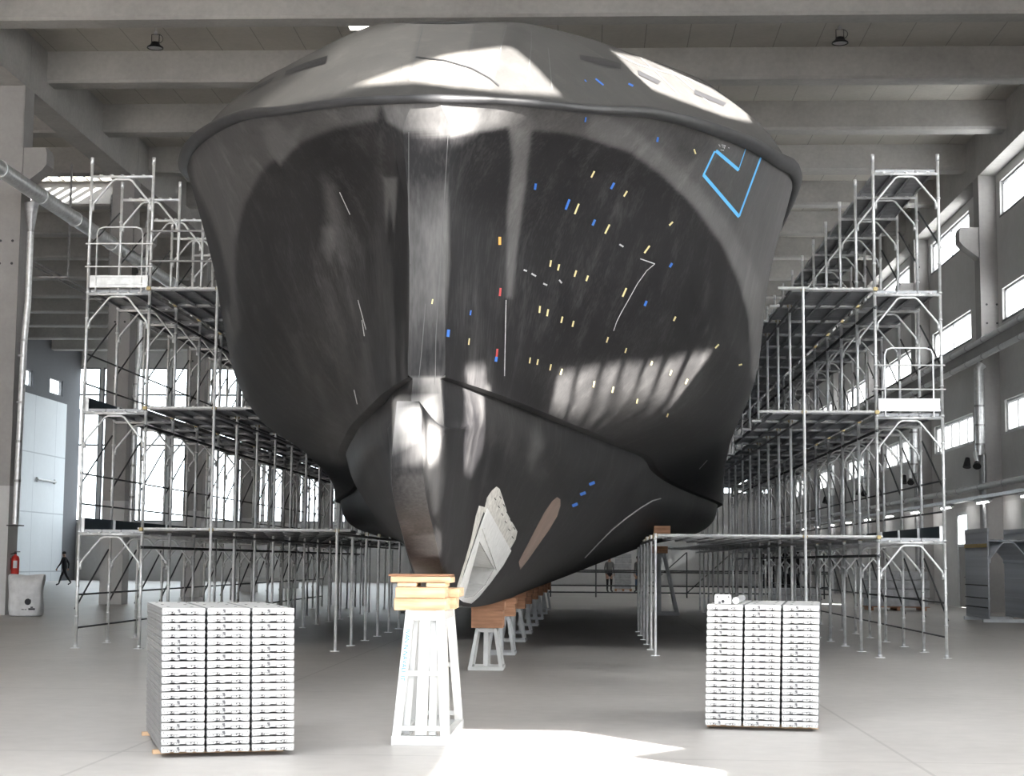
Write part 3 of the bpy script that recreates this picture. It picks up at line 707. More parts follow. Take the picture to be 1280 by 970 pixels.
for y0, y1 in wins:
    for r, nn, fm in ((W_ROWS[0], 5, M['frame_white']), (W_ROWS[1], 2, M['frame_grey']), (W_ROWS[2], 2, M['frame_grey'])):
        window_yz(XWR + .08, y0, y1, r[0], r[1], nn, fm, pane='dull_pane' if r is W_ROWS[0] else 'frosted')
ADDED_W = [(10.8 + 2.8 * k, 13.3 + 2.8 * k, z0, z0 + 2.3) for k in range(4) for z0 in (6.2, 8.8, 11.4)]  # unseen frosted windows, added to brighten the right side of the hull
HOLES += [rect(a, c, b, d_) for a, b, c, d_ in ADDED_W]
V2, F2 = holed(rect(YF, 0, YW0, ROOF_Z), HOLES)
mb = MB(); slab_mesh(mb, V2, F2, lambda p: (XWR + .02, p.x, p.y), lambda p: (XWR + .08, p.x, p.y)); S(mb.build('wall_right_front', M['wall']))
for a, b, c, d_ in ADDED_W: window_yz(XWR + .02, a, b, c, d_, 2, M['frame_grey'], pane='frosted')
# door in the right wall: glazed upper light over a grey leaf
o = None
mb = MB(); y0, y1, h = DOOR
mb.span((XWR + .02, y0, 0), (XWR + .14, y0 + .1, h)); mb.span((XWR + .02, y1 - .1, 0), (XWR + .14, y1, h)); mb.span((XWR + .02, y0 + .1, h - .1), (XWR + .14, y1 - .1, h)); mb.span((XWR + .02, y0 + .1, 2.1), (XWR + .14, y1 - .1, 2.2))
d = S(mb.build('door_1', M['frame_white'], origin=(XWR, (y0 + y1) / 2, 0))); d['_w'] = 1; WORLD_PARENTS.append(d)
g = MB(); g.span((XWR + .07, y0 + .1, 2.2), (XWR + .08, y1 - .1, h - .1)); g.build('door_light', M['glass'], d)
g = MB(); g.span((XWR + .05, y0 + .1, .01), (XWR + .1, y1 - .1, 2.1)); g.build('door_leaf', M['column'], d)
g = MB(); g.tube((XWR + .0, y0 + .3, 1.05), (XWR + .05, y0 + .3, 1.05), .03, 8); g.tube((XWR + .0, y0 + .3, 1.05), (XWR + .0, y0 + .5, 1.05), .018, 8); g.build('door_handle', M['slot'], d)
# left side wall: pale insulated panels below, dark band with clerestory windows above
mb = MB(); mb.span((XWL - .3, 58, 0), (XWL, YB - 3, 11.3)); S(mb.build('wall_left', M['wall_pale']))
mb = MB(); mb.span((XWL - .3, YF, 0), (XWL, 58, 11.3)); S(mb.build('wall_left_front', M['wall_dark']))  # unseen near stretch, made dark to cut the light on the hull
mb = MB(); mb.span((XWL, YF, 0), (-9.5, YF + .3, ROOF_Z)); S(mb.build('wall_front_blocker', M['wall']))  # unseen partial wall, added to block light from the front left
mb = MB(); cw = [(x, x + 2.6) for x in (90.2, 96.0, 101.8)]
mb.span((XWL - .4, YF, 11.3), (XWL - .1, YB, 11.75)); mb.span((XWL - .4, YF, 12.75), (XWL - .1, YB, ROOF_Z)); ys = [YF] + [q for w in cw for q in w] + [YB]
for i in range(0, len(ys), 2): mb.span((XWL - .4, ys[i], 11.75), (XWL - .1, ys[i + 1], 12.75))
S(mb.build('wall_left_upper', M['wall_dark']))
for y0, y1 in cw:
    wn += 1; mb = MB(); mb.span((XWL - .32, y0, 11.75), (XWL - .2, y1, 11.82)); mb.span((XWL - .32, y0, 12.68), (XWL - .2, y1, 12.75)); mb.span((XWL - .32, y0, 11.82), (XWL - .2, y0 + .07, 12.68)); mb.span((XWL - .32, y1 - .07, 11.82), (XWL - .2, y1, 12.68))
    o = S(mb.build('window_%d' % wn, M['frame_grey'], origin=(XWL - .26, (y0 + y1) / 2, 11.75))); o['_w'] = 1; WORLD_PARENTS.append(o)
    g = MB(); g.span((XWL - .27, y0 + .07, 11.82), (XWL - .26, y1 - .07, 12.68)); g.build('window_pane', M['glass'], o)
mb = MB(); mb.span((XWL - .28, YB - 3, 0), (XWL - .05, YB, 11.3)); S(mb.build('trim_1', M['wall_dark']))
mb = MB(); mb.tube((XWL + .12, 99.5, 6.2), (XWL + .12, 103, 6.2), .07, 8); mb.box((XWL + .055, 99.6, 6.2), (.1, .1, .3)); mb.box((XWL + .055, 102.9, 6.2), (.1, .1, .3))
tag(mb.build('door_bar', M['frame_white'], origin=(XWL, 101, 6.2)), 'white horizontal bar fixed across the pale panel wall far left', 'bar')
# far wall, with tall windows across the left aisle
P = [on_y(85 + 42.7 * i, 470, YB).x for i in range(13)]
P = [x for x in P if x < -10.5]; mull = .09
ZB0, ZB1 = 3.87, 14.05
mb = MB(); x_end = P[-1] + mull
mb.span((XWL - .3, YB, 0), (x_end, YB + .3, ZB0)); mb.span((XWL - .3, YB, ZB1), (x_end, YB + .3, ROOF_Z))
edges = [XWL - .3] + [q for a, b in zip(P[:-1], P[1:]) for q in (a + mull, b - mull)] + [x_end]
for i in range(0, len(edges), 2): mb.span((edges[i], YB, ZB0), (edges[i + 1], YB + .3, ZB1))
BW = [(8.2, 9.3), (9.6, 10.6), (10.9, 11.9)]
mb.span((x_end, YB, 0), (XWR, YB + .3, 5.9)); mb.span((x_end, YB, 7.1), (XWR, YB + .3, ROOF_Z)); ed_ = [x_end] + [q for w in BW for q in w] + [XWR]
for i in range(0, len(ed_), 2): mb.span((ed_[i], YB, 5.9), (ed_[i + 1], YB + .3, 7.1))
S(mb.build('wall_back', M['wall']))
def window_xz(x0, x1, z0, z1, bars):
    global wn
    wn += 1; mb = MB(); f = .09; y = YB + .05
    mb.span((x0, y, z0), (x0 + f, y + .12, z1)); mb.span((x1 - f, y, z0), (x1, y + .12, z1)); mb.span((x0 + f, y, z0), (x1 - f, y + .12, z0 + f)); mb.span((x0 + f, y, z1 - f), (x1 - f, y + .12, z1))
    for z in bars: mb.span((x0 + f, y + .01, z - .06), (x1 - f, y + .11, z + .06))
    o = S(mb.build('window_%d' % wn, M['frame_grey'], origin=((x0 + x1) / 2, y, z0))); o['_w'] = 1; WORLD_PARENTS.append(o)
    g = MB(); g.span((x0 + f, y + .05, z0 + f), (x1 - f, y + .06, z1 - f)); g.build('window_pane', M['glass'], o)
for a, b in zip(P[:-1], P[1:]): window_xz(a + mull, b - mull, ZB0, ZB1, (8.9, 12.25))
for a, b in BW: window_xz(a, b, 5.9, 7.1, ())
# pale boards along the foot of the far wall
mb = MB(); mb.span((x_end, YB - .25, .02), (XWR, YB - .02, 2.6)); S(mb.build('trim_2', M['column_white']))

# ------------------------------------------------------------------ daylight
w = bpy.data.worlds.new('sky'); scene.world = w; w.use_nodes = True
bg = w.node_tree.nodes['Background']; bg.inputs[0].default_value = (.93, .97, 1.0, 1); bg.inputs[1].default_value = WORLD_STRENGTH
nt = w.node_tree; tc = N(nt, 'ShaderNodeTexCoord'); sx = N(nt, 'ShaderNodeSeparateXYZ'); nt.links.new(tc.outputs['Generated'], sx.inputs[0])
rp = N(nt, 'ShaderNodeValToRGB'); e = rp.color_ramp.elements; e[0].position = .46; e[0].color = (.27, .265, .26, 1); e[1].position = .5; e[1].color = (.93, .97, 1, 1)
nt.links.new(math_node(nt, 'MULTIPLY_ADD', sx.outputs[2], .5, .5), rp.inputs[0]); nt.links.new(rp.outputs[0], bg.inputs[0])
sl = bpy.data.lights.new('sun', 'SUN'); sl.energy = SUN_STRENGTH; sl.angle = math.radians(.35); sl.color = (1, .96, .9)
so = bpy.data.objects.new('sun', sl); COL.objects.link(so); so.rotation_euler = SUN.to_track_quat('Z', 'Y').to_euler(); so.location = (10, -30, 30)
def portal(loc, rot, sx, sy):
    l = bpy.data.lights.new('sky_portal', 'AREA'); l.shape = 'RECTANGLE'; l.size = sx; l.size_y = sy; l.cycles.is_portal = True
    o = bpy.data.objects.new('sky_portal', l); COL.objects.link(o); o.location = loc; o.rotation_euler = rot
# ------------------------------------------------------------------ scaffolds
def hull_half(Y, z0, z1):
    """largest half breadth of the hull near Y between two heights"""
    r = np.abs(tq - Y) < .95; p = np.concatenate([BOT[r].reshape(-1, 3), TOP[r].reshape(-1, 3)])
    k = (p[:, 2] > z0) & (p[:, 2] < z1); return p[k, 0].max() if k.any() else 0
RT = .0242
def frame_mesh(s, h, top=0.0):
    mb = MB(); W = 1.05
    for x in (0, s * W):
        mb.tube((x, 0, 0), (x, 0, h + top), RT * 1.1, 8)
        for z in (.02, .5, 1.0, h - .42): mb.tube((x, 0, z), (x, 0, z + .03), RT * 1.45, 8)
        if top: mb.tube((x, 0, h + top - .12), (x, 0, h + top), RT * 1.25, 8)
    mb.tube((0, 0, h), (s * W, 0, h), RT * 1.05, 8)
    mb.path([(s * .035, 0, h - .56), (s * .05, 0, h - .45), (s * .36, 0, h - .07), (s * .41, 0, h - .045), (s * .64, 0, h - .045), (s * .69, 0, h - .07), (s * 1.0, 0, h - .45), (s * 1.015, 0, h - .56)], .019, 7)
    for x in (.035, 1.015): mb.tube((s * x, 0, h - .58), (s * x, 0, h - .48), .027, 7)
    for i in range(5): mb.box((s * (.17 + .18 * i), 0, h + .022), (.05, .05, .03))
    return mb.mesh('frame', M['steel'], smooth=True)
def plank_mesh():
    mb = MB(); w = .31; L = 1.74
    mb.box((0, L / 2, .045), (w, L, .006)); 
    for x in (-w / 2, w / 2): mb.box((x, L / 2, .02), (.006, L, .055)); mb.box((x - math.copysign(.014, x), L / 2, -.006), (.028, L, .005))
    for y in (.012, L - .012): mb.box((0, y, .02), (w, .02, .05))
    return mb.mesh('plank', M['plank'])
PLANK = plank_mesh()
PV = [tuple(v.co) for v in PLANK.vertices]; PF = [tuple(p.vertices) for p in PLANK.polygons]
NB = 15
def scaffold(name, label, s, X0, D, z0, mid_x, low_x, ends, top_deck):
    root = thing(name, label, 'scaffold', (X0, D, 0))
    lv = [z0 + 2 * k for k in range(4)]
    fm0 = frame_mesh(s, z0); fm = frame_mesh(s, 2.0); fmt = frame_mesh(s, 2.0, .33)
    foot = MB(); foot.box((0, 0, .004), (.14, .14, .008)); foot.tube((0, 0, .008), (0, 0, .12), .018, 8); fmesh = foot.mesh('base_jack', M['steel'])
    rail = MB(); rail.tube((s * 1.05, 0, 0), (s * 1.05, 1.8, 0), .0155, 6); rmesh = rail.mesh('guard_rail', M['dark_steel'])
    tb = MB(); tb.box((s * 1.02, .9, .12), (.03, 1.74, .24)); tb.box((s * 1.0, .02, .12), (.05, .03, .24), 1); tmesh = tb.mesh('toe_board', [M['toe'], M['steel']])
    br = MB(); br.tube((s * 1.08, .0, -1.22), (s * 1.08, 1.8, -.24), .0155, 6); bmesh_ = br.mesh('diagonal_brace', M['dark_steel'])
    rest = MB()
    for b in range(NB + 1):
        y = 1.8 * b
        for k in range(4):
            inst(fm0 if k == 0 else (fmt if k == 3 else fm), 'frame', root, (0, y, 0 if k == 0 else lv[k - 1]))
        for x in (0, s * 1.05): inst(fmesh, 'base_jack', root, (x, y, 0))
        if b == NB: break
        for k in range(4):
            inst(bmesh_, 'diagonal_brace', root, (0, y, lv[k]))
            if k > 0 and k < 4 and b < 14:
                for dz in (.5, 1.0):
                    if k < 3: inst(rmesh, 'guard_rail', root, (0, y, lv[k - 0] + dz) if False else (0, y, lv[k] - 2 + dz))
            if k == 0 and b < 14:
                for z in (.33, .87): inst(rmesh, 'guard_rail', root, (0, y, z))
        for k in range(3):
            if k == 0 or (k == 1 and s < 0): inst(tmesh, 'toe_board', root, (0, y, lv[k] + .03))
        # deck planks
        pos = []
        for k in range(4 if top_deck else 3):
            for i in range(3): pos.append((s * (.2 + .325 * i), y + .03, lv[k] + .03))
        for k in range(3):
            end = ends[k]; hb = hull_half(D + y + .9, lv[k] - .25, lv[k] + .5) + .12
            lim = (XC + hb) if s > 0 else (XC - hb)
            e = max(end, lim) if s > 0 else min(end, lim)
            n = max(0, int(abs(X0 - e) / .325))
            for i in range(n): pos.append((-s * (.2 + .325 * i), y + .03, lv[k] + .066))
            # cross tube carrying the inner deck
            ce = (X0 - s * (.2 + .325 * n)) if b else e
            mbt = MB(); a = X0 + s * .06; mbt.tube((a - X0, y - .05, lv[k] + .09), (ce - X0, y - .05, lv[k] + .09), RT, 8)
            q = 11
            for i in range(1, q): mbt.box(((a - X0) + (ce - a) * i / q, y - .05, lv[k] + .10), (.04, .056, .035), 1)
            o = mbt.build('cross_tube', [M['steel'], M['plank_cap']], root)
        for p in pos:
            if b < 3: inst(PLANK, 'plank', root, p)
            else: rest.add([(v[0] + p[0], v[1] + p[1], v[2] + p[2]) for v in PV], PF)
        # standards under the inner deck
        zt = lv[2] + .12
        hb = hull_half(D + y, lv[0], lv[2] + .2) + .1
        ok = (mid_x > XC + hb) if s > 0 else (mid_x < XC - hb)
        m2 = MB(); m2.tube((mid_x - X0, y - .1, .01), (mid_x - X0, y - .1, zt if ok else lv[0] + .05), RT, 8); m2.box((mid_x - X0, y - .1, .005), (.14, .14, .01)); m2.build('standard', M['steel'], root)
        if b < 6:
            m2 = MB(); m2.tube((low_x - X0, y - .1, .01), (low_x - X0, y - .1, lv[0] + .12), RT, 8); m2.box((low_x - X0, y - .1, .005), (.14, .14, .01)); m2.build('standard', M['steel'] , root)
        # couplers
        if b < 6:
            for z in lv[:3]:
                for x in (mid_x - X0, -s * .0):
                    c = MB(); c.box((x, y - .075, z + .085), (.058, .06, .058)); c.tube((x - .04, y - .085, z + .085), (x + .04, y - .085, z + .085), .012, 6); c.build('coupler', M['brass'], root)
            c = MB(); c.box((low_x - X0, y - .075, lv[0] + .085), (.058, .06, .058)); c.build('coupler', M['brass'], root)
    tag(rest.build('deck_planks', M['plank'], root), kind='stuff')
    # ledgers along the inner rows
    L = 1.8 * NB
    for x, zs in ((mid_x - X0, [lv[0] + .03, lv[1] + .03, lv[2] + .03]), (0, [lv[0] - .16, lv[1] - .16, lv[2] - .16])):
        for z in zs:
            Y1 = L
            if x and z > lv[0] + 1:
                for yy in np.arange(0, L, .6):
                    hb = hull_half(D + yy, z - .1, z + .1) + .1
                    if (mid_x < XC + hb) if s > 0 else (mid_x > XC - hb): Y1 = yy - .6; break
            if Y1 > 1: mbl = MB(); mbl.tube((x - s * .0, -.1, z - .05), (x, Y1, z - .05), RT, 8); mbl.build('ledger', M['dark_steel'] if not x else M['steel_old'], root)
    mbl = MB(); mbl.tube((low_x - X0, -.15, lv[0] + .03), (low_x - X0, 9.0, lv[0] + .03), RT, 8); mbl.build('ledger', M['steel_old'], root)
    # end gate with handrails and bright end board
    kg = 2 if s < 0 else 1; z = lv[kg]
    g = MB(); g.path([(s * .14, -.04, z + .02), (s * .14, -.04, z + 1.02), (s * .17, -.04, z + 1.1), (s * .25, -.04, z + 1.13), (s * .8, -.04, z + 1.13), (s * .88, -.04, z + 1.1), (s * .91, -.04, z + 1.02), (s * .91, -.04, z + .02)], .015, 6)
    for dz in (.46, .85): g.tube((-s * .04, -.045, z + dz), (s * 1.1, -.045, z + dz), .013, 6)
    g.build('end_gate', M['steel'], root, smooth=True)
    g = MB(); g.box((s * .52, -.03, z + .21), (.98, .03, .2)); g.box((s * .52, -.05, z + .17), (.98, .02, .02)); g.box((s * .52, -.05, z + .29), (.98, .02, .02)); g.box((s * .52, -.05, z + .12), (.98, .02, .03)); g.build('end_board', M['steel'], root)
    if s < 0:
        for dz in (.55, 1.06):
            g = MB(); g.tube((.0, -.06, z + dz), (1.3, -.06, z + dz), .018, 8); g.build('guard_rail', M['steel_old'], root)
    else:
        g = MB(); g.tube((mid_x - X0 + .1, -.1, lv[2] + .1), (mid_x - X0 - .4, -.1, lv[2] + .1), RT, 8); g.build('cross_tube', M['steel'], root)
    return root
scaffold('access_scaffold', 'tall galvanised access scaffold along the left side of the black hull', -1, -7.343, 27.0357, 1.8618, -6.18, -4.1, (-3.85, -5.42, -6.02), False)
scaffold('access_scaffold', 'tall galvanised access scaffold with roofed top bays right of the black hull', 1, 4.618, 26.8014, 1.8183, 3.45, 1.06, (1.02, 2.69, 3.1), True)
# low walkway with railings beyond the keel
root = wthing('stern_walkway', 'low tubular railing across the floor far behind the keel', 'railing', (0, 70, 0))
for x in np.arange(-1.6, 10.2, 1.9):
    m = MB(); m.tube((x, 70, 0), (x, 70, 1.9), .03, 6); m.build('post', M['dark_steel'], root)
for z in (.2, .48, 1.05, 1.12): m = MB(); m.tube((-1.8, 70.04, z), (10.1, 70.04, z), .03, 6); m.build('rail', M['dark_steel'], root)
for a, b in ((2.2, 4.1), (4.1, 6.0)): m = MB(); m.tube((a, 70.08, .2), (b, 70.08, 1.9), .025, 6); m.build('diagonal_brace', M['dark_steel'], root)
# ------------------------------------------------------------------ stacks of steel scaffold planks
ORD = ['topmost', 'second from top', 'third from top', 'fourth from top', 'fifth from top', 'sixth from top', 'seventh from top', 'eighth from top', 'ninth from top', 'tenth from top',
       'eleventh from top', 'twelfth from top', 'thirteenth from top', 'fourteenth from top', 'fifteenth from top', 'sixteenth from top', 'seventeenth from top', 'next to lowest', 'lowest']
PW, PH, PL = .322, .0566, 1.8
def stack_plank_meshes(lock):
    mb = MB(); w, h = PW, PH - .003; t = .004
    mb.box((0, PL / 2, h - .004), (w - .012, PL - .03, .006), 2)  # top sheet paler than the sides: light from above put into its colour
    for sx in (-1, 1):
        mb.box((sx * (w / 2 - .006), PL / 2, h / 2), (.005, PL - .03, h - .004)); mb.box((sx * (w / 2 - .02), PL / 2, .004), (.03, PL - .03, .004)); mb.tube((sx * (w / 2 - .003), .02, h * .62), (sx * (w / 2 - .003), PL - .02, h * .62), .006, 6)
    for i in range(1, 8, 3):
        for j in (0, 2): mb.tube(((j - 1) * .09, .15 + i * .21, h - .002), ((j - 1) * .09, .15 + i * .21, h + .0012), .012, 8, 1)
    body = mb.mesh('deck_channel', [M['zinc'], M['slot'], M['plank_cap']])
    mb = MB(); r = .014; W2 = w / 2 - .003; b0 = .006
    poly = [(-W2, h), (-W2, b0 + r)] + [(-W2 + r - r * math.cos(a), b0 + r - r * math.sin(a)) for a in (.5, 1.05, 1.57)]
    for x0, x1 in ((-.1, -.06), (-.03, .03), (.07, .1)): poly += [(x0, b0), (x0 + .008, b0 + .006), (x1 - .008, b0 + .006), (x1, b0)]
    poly += [(W2 - r + r * math.sin(a), b0 + r - r * math.cos(a)) for a in (0, .52, 1.05)] + [(W2, b0 + r), (W2, h)]
    mb.prism(poly, lambda u, v: (u, 0, v), lambda u, v: (u, .012, v), 0)
    def dot(x, z, sx, sz): mb.box((x, -.0005, z), (sx, .003, sz), 1)
    for sx in (-1, 1):
        dot(sx * (W2 - .016), h * .72, .003, .012); dot(sx * (W2 - .02), h * .42, .004, .006)
    for x, z, a, b in ((-.112, .017, .006, .006), (-.085, .02, .010, .009), (-.066, .016, .006, .006), (-.045, .015, .005, .004), (.022, .016, .007, .006), (.06, .02, .007, .012), (.084, .021, .008, .009), (.105, .017, .006, .008)): dot(x, z, a, b)
    dot(-.10, .0265, .05, .002); dot(.09, .0285, .05, .002); dot(-.055, .0235, .05, .002); dot(.045, .024, .06, .002)
    cap = mb.mesh('end_plate', [M['plank_cap'], M['slot']])
    mb = MB(); mb.box((-.036, -.003, h * .72), (.020, .006, .014)); mb.box((-.031, -.003, h * .50), (.014, .006, .012)); mb.box((-.029, -.003, h * .33), (.003, .004, .014))
    lk = mb.mesh('lock_hook', M['lock'])
    return body, cap, lk
BODY, CAP, LOCK = stack_plank_meshes(0)
def place_plank(loc, rz, label, group, lock):
    t = thing('scaffold_plank', label, 'scaffold plank', loc, rz, group)
    inst(BODY, 'deck_channel', t); inst(CAP, 'end_plate', t)
    inst(CAP, 'end_plate', t, (0, PL, 0), PI)
    if lock: inst(LOCK, 'lock_hook', t)
def plank_stack(corner, rz, locks, side, z0=.032):
    ux = Vector((math.cos(rz), math.sin(rz), 0)); uy = Vector((-ux.y, ux.x, 0)); c = Vector((*corner, 0))
    for ci in range(3):
        for r in range(19):
            k = 18 - r
            p = c + ux * (PW / 2 + ci * (PW + .014)) + Vector((0, 0, z0 + r * PH)) + ux * (.0012 * k * (1 if side == 'left' else -1)) + uy * random.uniform(-.006, .006)
            place_plank(p, rz, 'bright zinc scaffold plank, %s in the %s column of the %s stack' % (ORD[k], ('left', 'middle', 'right')[ci], side + '-hand'), 'steel planks in the %s stack' % side, k in locks[ci])
    for i, y in enumerate((.3, PL - .16)):
        mb = MB(); mb.box((0, 0, .015), (.99, .07, .03))
        o = mb.build('timber_batten', M['timber'], None, bevel=.004); o.location = c + ux * (.475) + uy * y; o.rotation_euler = (0, 0, rz)
        tag(o, 'timber batten under the %s end of the %s-hand plank stack' % (('front', 'back')[i], side), 'batten', 'battens under the plank stacks')
lockL = [{0, 2, 4, 5, 6, 10, 12, 15, 17, 18}, {0, 1, 2, 3, 6, 11, 12, 13, 14, 15, 16}, {0, 2, 5, 6, 7, 8, 15}]
lockR = [{2, 3, 4, 6, 7, 10, 13, 17, 18}, {0, 1, 3, 5, 12, 17, 18}, {0, 1, 3, 6, 7, 8, 12, 13, 15, 18}]
plank_stack((-3.19, 12.36), math.radians(18.5), lockL, 'left')
plank_stack((1.06, 15.04), math.radians(-8), lockR, 'right')
# loose fitting and tube end on top of the right-hand stack
rz = math.radians(-8); ux = Vector((math.cos(rz), math.sin(rz), 0)); uy = Vector((-ux.y, ux.x, 0)); zt = .032 + 19 * PH + .002
o = thing('bracket_plate', 'white bracket plate standing on the left column of the right-hand stack', 'bracket', Vector((1.06, 15.04, zt)) + ux * .14 + uy * .05, rz)
m = MB(); m.prism([(-.075, 0), (.075, 0), (.075, .07), (.065, .085), (-.065, .085), (-.075, .07)], lambda u, v: (u, 0, v), lambda u, v: (u, .02, v)); m.build('plate', M['plank_cap'], o)
m = MB()
for x, z, r in ((0, .022, .014), (-.05, .062, .007), (.05, .062, .007)): m.tube((x, -.003, z), (x, .001, z), r, 12)
m.build('bolt_hole', M['slot'], o); m = MB(); m.box((-.03, -.003, .012), (.02, .006, .02)); m.build('lug', M['lock'], o)
o = thing('tube_offcut', 'short open tube lying beside the bracket plate on the stack', 'tube', Vector((1.06, 15.04, zt + .03)) + ux * .255 + uy * .04, rz)
m = MB(); m.lathe([(.022, 0), (.03, 0), (.03, 1.2), (.022, 1.2), (.022, 0)], 16, (0, 0, 0), 0, Matrix.Rotation(-PI / 2, 3, 'X')); m.build('tube_wall', M['steel'], o, smooth=True)
m = MB(); m.tube((0, .12, 0), (0, .13, 0), .0215, 12); m.build('inner_shadow_plug', M['slot'], o)

# ------------------------------------------------------------------ keel trestles and timbers
def trestle(name, label, loc, bw, bd, tw, td, h, m, group=None, leg=.06, mids=(), posts=1, cat='trestle'):
    t = thing(name, label, cat, loc, 0, group)
    for sx in (-1, 1):
        for sy in (-1, 1):
            mb = MB(); mb.beam((sx * bw / 2, sy * bd / 2, 0), (sx * tw / 2, sy * td / 2, h), leg, leg, 0, (0, 1, 0)); mb.build('leg', m, t, bevel=.004)
    for sy in (-1, 1):
        mb = MB(); mb.box((0, sy * bd / 2, leg / 2), (bw + leg, leg * .9, leg)); mb.build('foot_rail', m, t, bevel=.003)
        mb = MB(); mb.box((0, sy * td / 2, h - leg / 2), (tw + leg, leg * .9, leg * 1.1)); mb.build('top_rail', m, t, bevel=.003)
        for z in mids:
            q = z / h; mb = MB(); mb.box((0, sy * (bd / 2 + (td - bd) / 2 * q), z), (bw + (tw - bw) * q, leg * .5, leg * .55)); mb.build('middle_rail', m, t)
        if posts:
            mb = MB(); mb.beam((0, sy * bd / 2 * .98, leg), (0, sy * td / 2 * .98, h - leg), leg * 1.3, leg * .5, 0, (0, 1, 0)); mb.build('post', m, t, bevel=.003)
            if posts > 1:
                mb = MB(); mb.beam((.09, sy * bd / 2 * .93, leg), (.07, sy * td / 2 * .93, h - leg), leg * .8, leg * .5, 0, (0, 1, 0)); mb.build('post', m, t)
                mb = MB(); mb.beam((-.13, sy * bd / 2 * .85, leg), (-.09, sy * td / 2 * .9, h - leg), leg * .8, leg * .5, 0, (0, 1, 0)); mb.build('post', m, t)
    for sx in (-1, 1):
        mb = MB(); mb.box((sx * bw / 2, 0, leg / 2), (leg * .9, bd, leg)); mb.build('foot_rail', m, t)
        mb = MB(); mb.box((sx * tw / 2, 0, h - leg / 2), (leg * .9, td, leg)); mb.build('top_rail', m, t)
    return t
FT = trestle('keel_trestle', 'tall white steel trestle with blue stencil under the very bow', (-1.345, 14.2, 0), .40, 1.45, .25, .95, 1.06, M['white_paint'], None, .072, (.13, .56), 2)
# stencilled letters running down the left front leg
def text_mesh(name, body, size, m, parent, Mx):
    cu = bpy.data.curves.new(name, 'FONT'); cu.body = body; cu.size = size; cu.extrude = .0006; cu.align_x = 'CENTER'; cu.align_y = 'CENTER'
    tmp = bpy.data.objects.new(name, cu); COL.objects.link(tmp); dg = bpy.context.evaluated_depsgraph_get()
    me = bpy.data.meshes.new_from_object(tmp.evaluated_get(dg)); bpy.data.objects.remove(tmp)
    me.materials.clear(); me.materials.append(m); o = bpy.data.objects.new(name, me); COL.objects.link(o); o.parent = parent; o.matrix_local = Mx; return o
p0 = Vector((-.2, -.725, 0)); p1 = Vector((-.125, -.475, 1.06)); d = (p1 - p0).normalized(); nrm = Vector((0, -1, 0)); nrm = (nrm - d * nrm.dot(d)).normalized(); xx = -d; yy = nrm.cross(xx)
c = p0 + d * .72 + nrm * .0385
text_mesh('stencil_lettering', 'IVAN N NAVALI  IT', .05, M['ink_blue'], FT, Matrix.Translation(c) @ Matrix((xx, yy, nrm)).transposed().to_4x4())
def timber(label, c, size, m, group, rz=0, bev=.006):
    mb = MB(); mb.box((0, 0, 0), size); o = mb.build('timber_block', m, None, bevel=bev); o.location = c; o.rotation_euler = (0, 0, rz); return tag(o, label, 'timber', group)
G = 'timbers stacked on the front trestle'
h0 = 1.064
timber('broad lowest timber on the front trestle, knotted end grain', (-1.392, 13.93, h0 + .05), (.43, .42, .10), M['timber'], G, 0)
timber('small timber end on the right behind the front trestle timbers', (-1.29, 14.45, h0 + .05), (.30, .5, .10), M['timber'], G, .02)
timber('pale middle timber on the front trestle, second from below', (-1.39, 13.9, h0 + .147), (.41, .40, .088), M['timber'], G, .01)
timber('upper right timber end jutting out beside the recess', (-1.28, 14.42, h0 + .14), (.36, .5, .075), M['timber'], G, 0)
timber('thin left packing wedge between the front timbers', (-1.50, 13.9, h0 + .21), (.16, .40, .032), M['timber'], G, 0)
timber('thin right packing wedge between the front timbers', (-1.26, 13.9, h0 + .21), (.16, .40, .032), M['timber'], G, 0)
timber('long upper timber across the front trestle under the stem', (-1.39, 13.95, h0 + .253), (.5, .40, .05), M['timber'], G, -.01)
timber('thin brown board on top of the front timbers', (-1.405, 13.98, h0 + .288), (.51, .42, .018), M['timber_red'], G, -.02)
KT = [22.62, 26.3, 30.6, 34.0, 38.2, 42.5, 46.8, 51]
nm = ['nearest', 'second', 'third', 'fourth', 'fifth', 'sixth', 'seventh', 'eighth']
for i, y in enumerate(KT):
    zk = float(pchip(tq, CT[0][:, 2], [y])[0]); h = .56 if i == 0 else .6
    trestle('keel_trestle', 'short white steel trestle, %s in the row under the keel' % nm[i], (-1.395, y + .35, 0), .43, .62, .24, .4, h, M['white_paint'] if i == 0 else M['white_old'], 'short keel trestles', .05)
    hb = zk - h - .004
    mb = MB(); mb.box((0, 0, hb * .34), (.43, .5, hb * .66), 0); mb.box((.01, .0, hb * .67 + hb * .165), (.455, .5, hb * .32), 0)
    o = mb.build('timber_block', M['timber_red'], None, bevel=.005); o.location = (-1.385, y + .35, h + .002)
    tag(o, 'laminated reddish timber block on the %s short keel trestle' % nm[i], 'timber', 'timber blocks under the keel')
# side supports
for sx, lab in ((1, 'right'), (-1, 'left')):
    x = XC + sx * 3.35; y = 47.2; zb = 1.9
    trestle('side_trestle', 'tall white A-frame trestle propping the aft hull on the %s side' % lab, (x, y, 0), 1.05, .7, .3, .3, 1.72, M['white_old'], 'tall side trestles', .09)
    timber('reddish timber block wedged between hull bilge and %s side trestle' % lab, (XC + sx * 3.35, 47.2, 1.83), (.5, .45, .2), M['timber_red'], 'bilge blocks')
timber('reddish timber block on the right scaffold deck under the hull chine', (1.34, 30.6, 2.04), (.3, .3, .2), M['timber_red'], 'bilge blocks')

